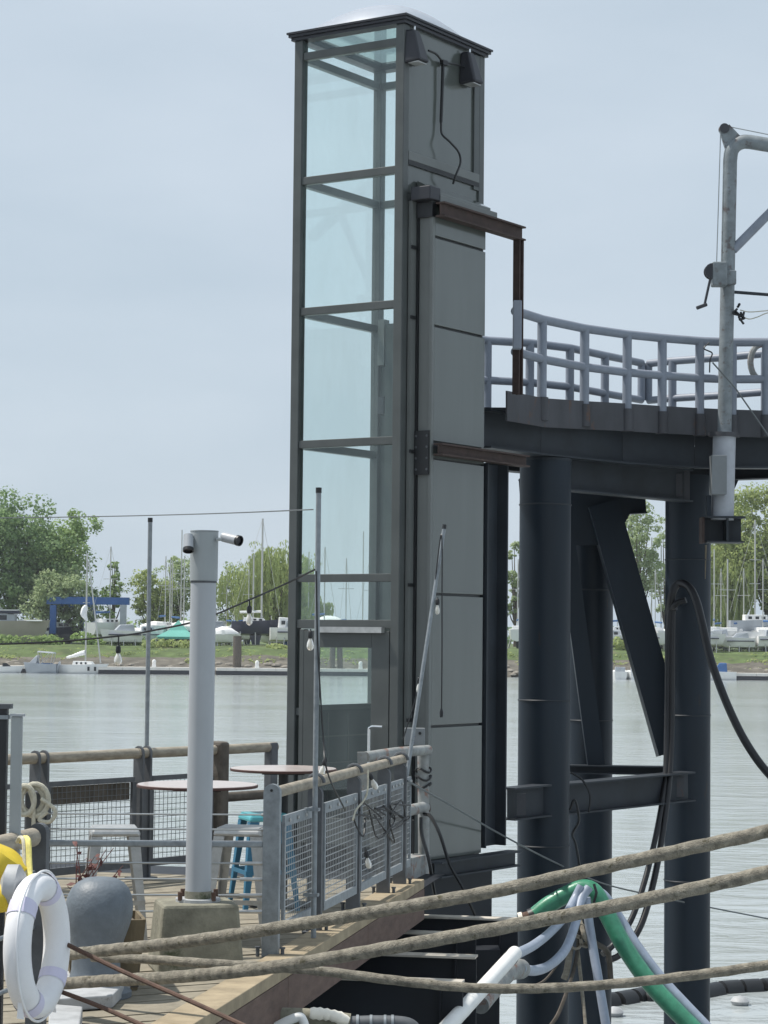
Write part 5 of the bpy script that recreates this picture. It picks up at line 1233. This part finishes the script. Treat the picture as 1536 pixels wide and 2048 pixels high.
# blue hoist
D2=308; lt=thing('boat_hoist','blue steel travelling boat hoist straddling the yard','hoist',W(175,1300,D2))
def lbx(px0,px1,r0,r1,k=0,dy=.9,name='leg',m=None):
    a,b=W(px0,r1,D2+k),W(px1,r0,D2+k); return MB().box(a.x,b.x,a.y,a.y+dy,a.z,b.z).build(name,m or M_lift,lt)
lbx(98,112,1210,1312); lbx(158,167,1210,1262,6); lbx(181,192,1205,1258,6); lbx(239,252,1210,1278,0,.9,'leg',BGR); lbx(93,258,1195,1208,0,1.0,'top_beam'); lbx(104,250,1199,1207,6,1.0,'top_beam')
for px in (116,137,155,172): lbx(px,px+9,1193,1214,2.5,1.4,'trolley')
lbx(100,142,1272,1286,-.2,1.2,'side_beam'); 
for px in (102,112,128,136):
    c=W(px,1290,D2-.3); MB().lathe([(.55,-.25),(.7,-.2),(.7,.2),(.55,.25)],16,Matrix.Translation((c.x,c.y,BZ+.7)) @ Matrix.Rotation(R(90),4,'X')).build('wheel',M_black,lt,smooth=True)
# canopy tent
tn=thing('canopy_tent','teal peaked canopy tent above dark tables on the bank','tent',W(352,1300,306)); 
def tw_(px,row,k=0): return W(px,row,306+k)
a=[tw_(312,1273),tw_(392,1273),tw_(392,1273,4),tw_(312,1273,4)]; pk=tw_(357,1240,2); z=a[0].z
ring=[V(a[0].x,a[0].y,z),V(a[1].x,a[0].y,z),V(a[1].x,a[0].y+4,z),V(a[0].x,a[0].y+4,z)]; mid=[p.lerp(V(pk.x,a[0].y+2,z),.55)+V(0,0,(pk.z-z)*.38) for p in ring]
rf_=MB(); rf_.add(ring+mid+[V(pk.x,a[0].y+2,pk.z)]+[p-V(0,0,.3) for p in ring],[(0,1,5,4),(1,2,6,5),(2,3,7,6),(3,0,4,7),(4,5,8),(5,6,8),(6,7,8),(7,4,8),(9,10,1,0),(10,11,2,1),(11,12,3,2),(12,9,0,3)]); rf_.build('canopy',M_tent,tn)
for p in ring: MB().tube([V(p.x,p.y,BZ),V(p.x,p.y,z)],.06,5).build('leg',BGR,tn)
for k in range(4): p=ring[0].lerp(ring[1],.15+.22*k); tag(MB().box(p.x-.5,p.x+.5,p.y+.8,p.y+2.2,BZ+.1,BZ+random.uniform(.9,1.5)).build('stacked_crate',[BBRN,BNV,BWN,BBRN][k],bevel=.05),['brown covered crate under the canopy tent','navy covered crate under the canopy tent','black covered crate under the canopy tent','brown crate at the canopy tent edge'][k],'crate','crates under the canopy tent')
# boats on stands
def stands(par,L,H,n=3):
    for i in range(n):
        x=-L*.32+i*L*.32
        for y in (-1,1): MB().tube([(x,y*1.35,-1.6),(x,y*.75,.35*H)],.07,5).build('stand',BMS,par)
b1=boat('sailboat','dark hulled sailboat with white deck propped ashore on stands',510,1268,306,6,z=BZ+1.75)
hull(6.4,2.5,1.55,BNV,b1,keel=1.6,mkeel=BNV,sheer=.22); stands(b1,6.4,1.5); MB().hexa([(-1.6,-.7,1.5),(1.5,-.5,1.6),(1.5,.5,1.6),(-1.6,.7,1.5)],[(-1.5,-.6,2.1),(1.1,-.4,2.0),(1.1,.4,2.0),(-1.5,.6,2.1)]).build('cabin',BW,b1,bevel=.06)
windows(b1,(-.9,-.1,.7),-.67,1.68,1.92,.45); h=W(522,1037,306).z-BZ-1.75-1.9; mast(b1,.85,h,.13,1.9,True,True,6.4); MB().tube([(-.3,0,1.9),(-.3,0,h*.78)],.10,6).build('mizzen_mast',BMS,b1)
MB().tube([(.8,0,2.9),(-2.1,0,2.8)],.16,8).build('boom_cover',BTP,b1,smooth=True); rl=MB()
for x in (-2.8,-1.6,-.3,1.0,2.2): 
    for y in (-.9,.9): rl.tube([(x,y*(1 if x<1.5 else .6),1.6),(x,y*(1 if x<1.5 else .6),2.35)],.025,4)
rl.build('stanchions',BMS,b1)
def tarped(px,row,D,L,H,label,rz=0,m=None,z=None):
    t=boat('tarped_boat',label,px,row,D,rz,'shrink wrapped boats in the yard',z=z); hull(L,2.3,H*.45,BW,t)
    mb=MB(); rnd=random.Random(px); ns=9
    for i in range(ns):
        u=i/(ns-1); x=-L/2+L*u; e=math.sin(math.pi*min(.97,max(.05,u)))**.5; hh=H*(.45+.55*e*(1-.35*u)); 
        for j in range(7): v=j/6*math.pi; mb.v.append(V(x,math.cos(v)*1.2*(e*.8+.2),H*.42+(hh-H*.42)*math.sin(v)**.8+rnd.uniform(-.06,.06)))
    for i in range(ns-1):
        for j in range(6): a=i*7+j; mb.f.append((a,a+1,a+8,a+7))
    mb.build('tarp',m or BTP,t,smooth=True)
    for x in (-L*.3,L*.25): 
        for y in (-.7,.7): MB().tube([(x,y*1.2,-1.0),(x,y*.7,.2)],.07,5).build('stand',BMS,t)
    return t
tarped(450,1278,303,3.6,2.2,'white tarped boat beside the dark hulled sailboat',10,z=BZ+.55)
tarped(662,1262,312,5.0,2.9,'white domed tarped boat seen through the tower glass',0,z=BZ+1.6)
tarped(318,1262,314,5.2,2.4,'white covered boat behind the green canopy',0,z=BZ+1.1)
tarped(275,1275,312,4.4,2.2,'white covered boat beside the grey hoist leg',0,z=BZ+.3)
tarped(375,1262,316,4.6,2.6,'white covered boat tucked behind the light pole',0,z=BZ+1.1)
b2=boat('motorboat','white motorboat with dark keel ashore beside the tower post',574,1278,303,8,z=BZ+1.0); hull(4.6,2.2,1.5,BW,b2,keel=.9,mkeel=BBL); stands(b2,4.6,1.2); MB().hexa([(-1.2,-.8,1.45),(1.2,-.6,1.5),(1.2,.6,1.5),(-1.2,.8,1.45)],[(-1.1,-.7,2.9),(.3,-.5,2.8),(.3,.5,2.8),(-1.1,.7,2.9)]).build('cabin',BW,b2,bevel=.1); windows(b2,(-.6,.1),-.78,1.9,2.4,.5)
b3=boat('motorboat','small blue and white motorboat behind the white tarped boat',432,1262,316,170,z=BZ+1.2); hull(4.4,2.2,1.3,BBL,b3); stands(b3,4,1.2); MB().box(-1.2,.9,-.8,.8,1.2,2.2).build('cabin',BGR,b3,bevel=.1); MB().tube([(0,0,2.2),(0,0,3.6)],.09,6).build('flagstaff',BMS,b3)
for k,(px,r0,D_,lab) in enumerate(((361,1060,316,'tallest bare mast rising beside the light pole'),(367,1112,313,'shorter bare mast rising beside the light pole'),(339,1118,312,'bare mast rising behind the green canopy'),(725,1063,318,'bare mast seen through the tower glass pane'),(616,1104,317,'short bare mast with crosstree by the tower post'),(1322,1090,316,'bare mast in the gap beside the right column'),(1303,1075,322,'bare mast framed by the diagonal brace'))):
    a=W(px,1290,D_); a.z=BZ; b=W(px,r0,D_); t=boat('stored_sailboat',lab,px,1270,D_,random.Random(k).uniform(60,120),'sailboats stored in the yard',z=BZ+1.2); hull(6,2.3,1.3,BW,t,keel=1.1); stands(t,6,1.2); mast(t,0,b.z-BZ-1.2-1.2,.085,1.2,True,False)
# right side
b4=boat('sailboat','white sailboat ashore with slim mast beside the right column',1455,1290,304,174,z=BZ+1.1); hull(6.0,2.3,1.5,BW,b4,keel=1.0,mkeel=BGR); stands(b4,5.6,1.3); MB().box(-1.3,1.2,-.6,.6,1.45,2.0).build('cabin',BW,b4,bevel=.1); windows(b4,(-.7,.0,.7),-.62,1.6,1.85,.4); h=W(1457,1118,304).z-BZ-1.1-1.9; mast(b4,0,h,.10,1.9,False,False); MB().box(-1.1,1.1,-.04,.04,1.9+h*.55,1.98+h*.55).build('spreader',BMS,b4)
b5=boat('sailboat','larger grey white sailboat with tall mast on high stands',1510,1272,307,8,z=BZ+2.6); hull(7.4,2.6,1.5,BGR,b5,keel=2.2,mkeel=BNV); stands(b5,7,1.4); MB().box(-1.6,1.6,-.7,.7,1.45,2.3).build('cabin',BW,b5,bevel=.1); windows(b5,(-.9,.1,1.0),-.72,1.7,2.05,.5); h=W(1512,1040,307).z-BZ-2.6-2.2; mast(b5,0,h,.11,2.2,False,True,7.4)
for f in (.33,.58): MB().box(-.75,.75,-.04,.04,2.2+h*f,2.28+h*f).build('spreader',BMS,b5)
b6=boat('sailboat','white sailboat with cabin window on low stands below the grey one',1535,1298,301,176,z=BZ+.9); hull(6.4,2.3,1.5,BW,b6,keel=.9); stands(b6,6,1.2); MB().box(-1.5,1.3,-.7,.7,1.45,2.0).build('cabin',BW,b6,bevel=.1); windows(b6,(.4,1.9),-1.06,.6,1.1,.5)
tarped(1228,1280,306,3.4,2.3,'bright blue tarped boat peeping between column and brace',0,BBL,z=BZ+.5)
tarped(1318,1275,308,4.0,2.2,'white tarped boat beside the right column edge',0,z=BZ+1.0)
for k,(px,lab) in enumerate(((1232,'white dinghy at far dock, first past the rear column'),(1246,'white dinghy at far dock with raised bow'),(1263,'white dinghy at far dock beside the brace'))):
    t=boat('dinghy',lab,px,1366,SH-4,90+random.Random(k).uniform(-12,12),'dinghies at the far dock',z=WZ+.02); hull(2.6,1.35,.95,BW,t); MB().box(-.9,-.5,-.3,.3,.8,1.5).build('outboard',BGR,t,bevel=.05)
t=boat('cabin_cruiser','small blue and white cruiser at the far dock by the right column',1440,1368,SH-3,172,z=WZ+.02); hull(4.0,1.9,1.0,BW,t); MB().hexa([(-.9,-.6,.95),(.8,-.5,1),(.8,.5,1),(-.9,.6,.95)],[(-.8,-.5,2.1),(.1,-.4,2.1),(.1,.4,2.1),(-.8,.5,2.1)]).build('cabin',BBL,t,bevel=.08)
t=boat('runabout','white runabout at the far dock beside the right column',1415,1372,SH-3,5,z=WZ+.02); hull(4.4,1.8,.8,BW,t); MB().box(-.6,.5,-.5,.5,.75,1.3).build('windscreen',BBL,t,bevel=.05)
# crowded rows of look-alike stored boats
pb0=boat('yard_powerboat','white powerboat with navy stripe and canvas top, under the hoist beam',205,1275,311,10,'striped powerboats stored in the yard',z=BZ+.9)
hull(5.2,2.2,1.35,BW,pb0); MB().box(-2.4,2.0,-1.125,1.125,.78,.93).build('stripe',BNV,pb0); stands(pb0,5,1.2)
MB().hexa([(-1.6,-.85,1.3),(1.2,-.7,1.35),(1.2,.7,1.35),(-1.6,.85,1.3)],[(-1.4,-.75,2.3),(.4,-.55,2.2),(.4,.55,2.2),(-1.4,.75,2.3)]).build('canvas_top',BGR,pb0,bevel=.08)
for x in (-.9,-.1): MB().box(x-.3,x+.3,-.86,-.80,1.55,1.95).build('window',BWN,pb0)
ms0=boat('masted_sailboat','white sailboat with bare mast on stands, behind the railing pole',328,1270,313,80,'masted sailboats stored in the yard',z=BZ+1.3)
hull(7,2.4,1.35,BW,ms0,keel=1.2); stands(ms0,6.4,1.2); MB().box(-1.6,1.4,-.7,.7,1.3,1.85).build('cabin',BW,ms0,bevel=.1); windows(ms0,(-.9,0,.9),-.72,1.45,1.7,.45); mast(ms0,.4,9.2,.08,1.8,True,True,7); MB().tube([(.3,0,2.7),(-2.6,0,2.6)],.14,7).build('boom',BBL,ms0)
PBL=['behind the beige motor yacht','behind the pale hoist leg','beyond the rear railing pole','behind the light pole shaft','beside the blue motorboat','behind the white tarped boat','behind the dark sailboat hull','beyond the tower left post','beside the domed tarped boat','seen through the tower door head','beyond the rear round column','beyond the diagonal brace','at the right round column edge','beside the slim masted sailboat','below the grey sailboat keel','behind the grey sailboat hull','past the low stand sailboat']
MSL=['rising behind the hoist beam','rising behind the green canopy peak','rising beside the light pole head','rising from the pale open tree','rising beside the dark sailboat mast','rising beside the tower left post','seen through the tower transom glass','seen through the tower lower glass','seen behind the tower back panel','between the tower and the big column','rising beyond the rear round column','rising beyond the diagonal brace end','rising at the right column edge','rising in front of the drooping tree','rising beside the tall grey sailboat','rising before the tallest olive tree']
rq_=random.Random(21)
for k,(px,D_) in enumerate(((60,316),(245,309),(300,310),(398,309),(420,307),(468,312),(560,311),(598,309),(632,315),(708,312),(1236,313),(1292,309),(1412,308),(1433,311),(1478,309),(1500,315),(1550,309))):
    c=copy_tree(pb0); c['label']='white powerboat with navy stripe and canvas top, '+PBL[k]; D_-=(0 if 290<px<590 else 9); q_=W(px,1275,D_); c.location=(q_.x,D_,BZ+rq_.uniform(.35,1.0)); c.rotation_euler=(0,0,R(rq_.choice((0,180))+rq_.uniform(-25,25))); f_=rq_.uniform(.8,1.15); c.scale=(f_,f_,f_)
for k,(px,D_) in enumerate(((215,318),(345,318),(383,315),(455,318),(494,314),(585,318),(645,319),(690,320),(740,318),(1035,316),(1232,318),(1312,314),(1428,314),(1440,318),(1485,316),(1530,314))):
    c=copy_tree(ms0); c['label']='white sailboat with bare mast on stands, '+MSL[k]; D_-=(0 if 290<px<590 else 9); q_=W(px,1275,D_); c.location=(q_.x,D_,BZ+1.0+rq_.uniform(-.1,.5)); c.rotation_euler=(0,0,R(rq_.uniform(50,130))); f_=rq_.uniform(.85,1.2); c.scale=(f_,f_,f_)
# ---- floating docks, pilings, pedestals
M_dkt=mat('far_dock_boards',(.74,.71,.66),.8,0,.1,1); M_dks=mat('far_dock_side',(.045,.045,.055),.7)
def fdock(px0,px1,D0,D1,label):
    a=W(px0,1340,D0); b=W(px1,1340,D1); a.z=b.z=WZ
    t=thing('floating_dock',label,'dock',a,group='floating docks along the far bank')
    MB().beam(a+V(0,0,.28),b+V(0,0,.28),2.2,.5).build('float_side',M_dks,t); 
    n=max(2,int((b-a).length/2.4))
    for i in range(n):
        p,q=a.lerp(b,i/n),a.lerp(b,(i+1)/n); d=(q-p).normalized(); MB().beam(p+d*.02+V(0,0,.70),q-d*.02+V(0,0,.70),2.3,.36).build('dock_plank_section',M_dkt,t)
    return t
fdock(-40,60,SH+.5,SH+.3,'floating dock behind the low runabout'); fdock(196,292,SH-2,SH-1,'floating dock between the sailboat and thin pole'); fdock(293,430,SH-1,SH+0,'floating dock passing behind the light pole'); fdock(432,590,SH-.5,SH+.5,'floating dock with pedestal left of the tower'); fdock(592,745,SH+.5,SH+1,'floating dock seen through the tower door glass'); fdock(1420,1600,SH-1,SH-1,'floating dock at the right beyond the hose')
def piling(px,row,w,D,label,dbl=False):
    t=thing('mooring_piling',label,'piling',V(W(px,1340,D).x,D,WZ),group='timber pilings at the far dock'); zt=W(px,row,D).z
    for k in ((-.35,.35) if dbl else (0,)): MB().tube([(W(px,1340,D).x+k*1.6,D,WZ-.8),(W(px,1340,D).x+k*1.2,D,zt)],sc(w,D)/2/(2 if dbl else 1),12).build('pile',M_timberd,t,smooth=True)
piling(474,1272,17,SH+2,'dark timber piling beside the light pole'); piling(672,1282,22,SH+2,'double dark timber piling seen through the door glass',True)
for k,(px,D_,lab) in enumerate(((308,SH-.5,'white service pedestal on the dock near the thin pole'),(514,SH+.2,'white service pedestal on the dock left of the tower'),(721,SH+.8,'white service pedestal seen through the door glass'))):
    p=W(px,1336,D_); p.z=WZ+.65; t=thing('service_pedestal',lab,'pedestal',p,0,'service pedestals on the far docks',local=True)
    MB().hexa([(-.3,-.3,0),(.3,-.3,0),(.3,.3,0),(-.3,.3,0)],[(-.2,-.2,.75),(.2,-.2,.75),(.2,.2,.75),(-.2,.2,.75)]).build('body',BW,t,bevel=.04); MB().lathe([(.24,.75),(.26,.95),(.2,1.1),(.05,1.18)],10).build('lamp_head',BW,t,smooth=True)
# parked cars in the yard
def car(px,row,D,m,label,rz=0):
    c=W(px,row,D); c.z=BZ+.15; t=thing('parked_car',label,'car',c,R(rz),'cars parked in the boatyard',local=True)
    MB().prism([(-2.1,.35),(2.1,.35),(2.15,.8),(1.2,.95),(-1.9,1.0),(-2.15,.8)],-.85,.85).build('body',m,t,bevel=.06)
    MB().hexa([(-1.8,-.8,.98),(1.0,-.8,.95),(1.0,.8,.95),(-1.8,.8,.98)],[(-1.4,-.65,1.65),(.3,-.65,1.6),(.3,.65,1.6),(-1.4,.65,1.65)]).build('greenhouse',BWN,t,bevel=.05)
    MB().box(-1.35,.25,-.64,.64,1.64,1.70).build('roof',m,t,bevel=.02)
    for x in (-1.35,1.35):
        for y in (-.8,.8): MB().lathe([(.2,-.1),(.34,-.1),(.34,.1),(.2,.1)],14,Matrix.Translation((x,y,.34)) @ Matrix.Rotation(R(90),4,'X')).build('wheel',M_black,t,smooth=True)
car(272,1280,318,BWN,'dark car parked behind the bush near the hoist leg',8); car(226,1275,322,BW,'white car parked behind the twiggy bush',-5); car(640,1290,318,BWN,'dark car parked beyond the door glass',3); car(700,1290,319,BBRN,'brown car parked beyond the door glass',-4)
# thin haze over the river
hz=MB().box(-420,420,-8,560,WZ-1,26).build('haze',M_black); hz['kind']='stuff'; tag(hz,'pale even haze in the air over the river','haze')
m=bpy.data.materials.new('haze_air'); m.use_nodes=True; t=m.node_tree; t.nodes.clear(); o_=t.nodes.new('ShaderNodeOutputMaterial'); v=t.nodes.new('ShaderNodeVolumePrincipled'); v.inputs['Color'].default_value=(.88,.93,1,1); v.inputs['Density'].default_value=.00018; t.links.new(v.outputs[0],o_.inputs['Volume']); hz.data.materials.clear(); hz.data.materials.append(m)
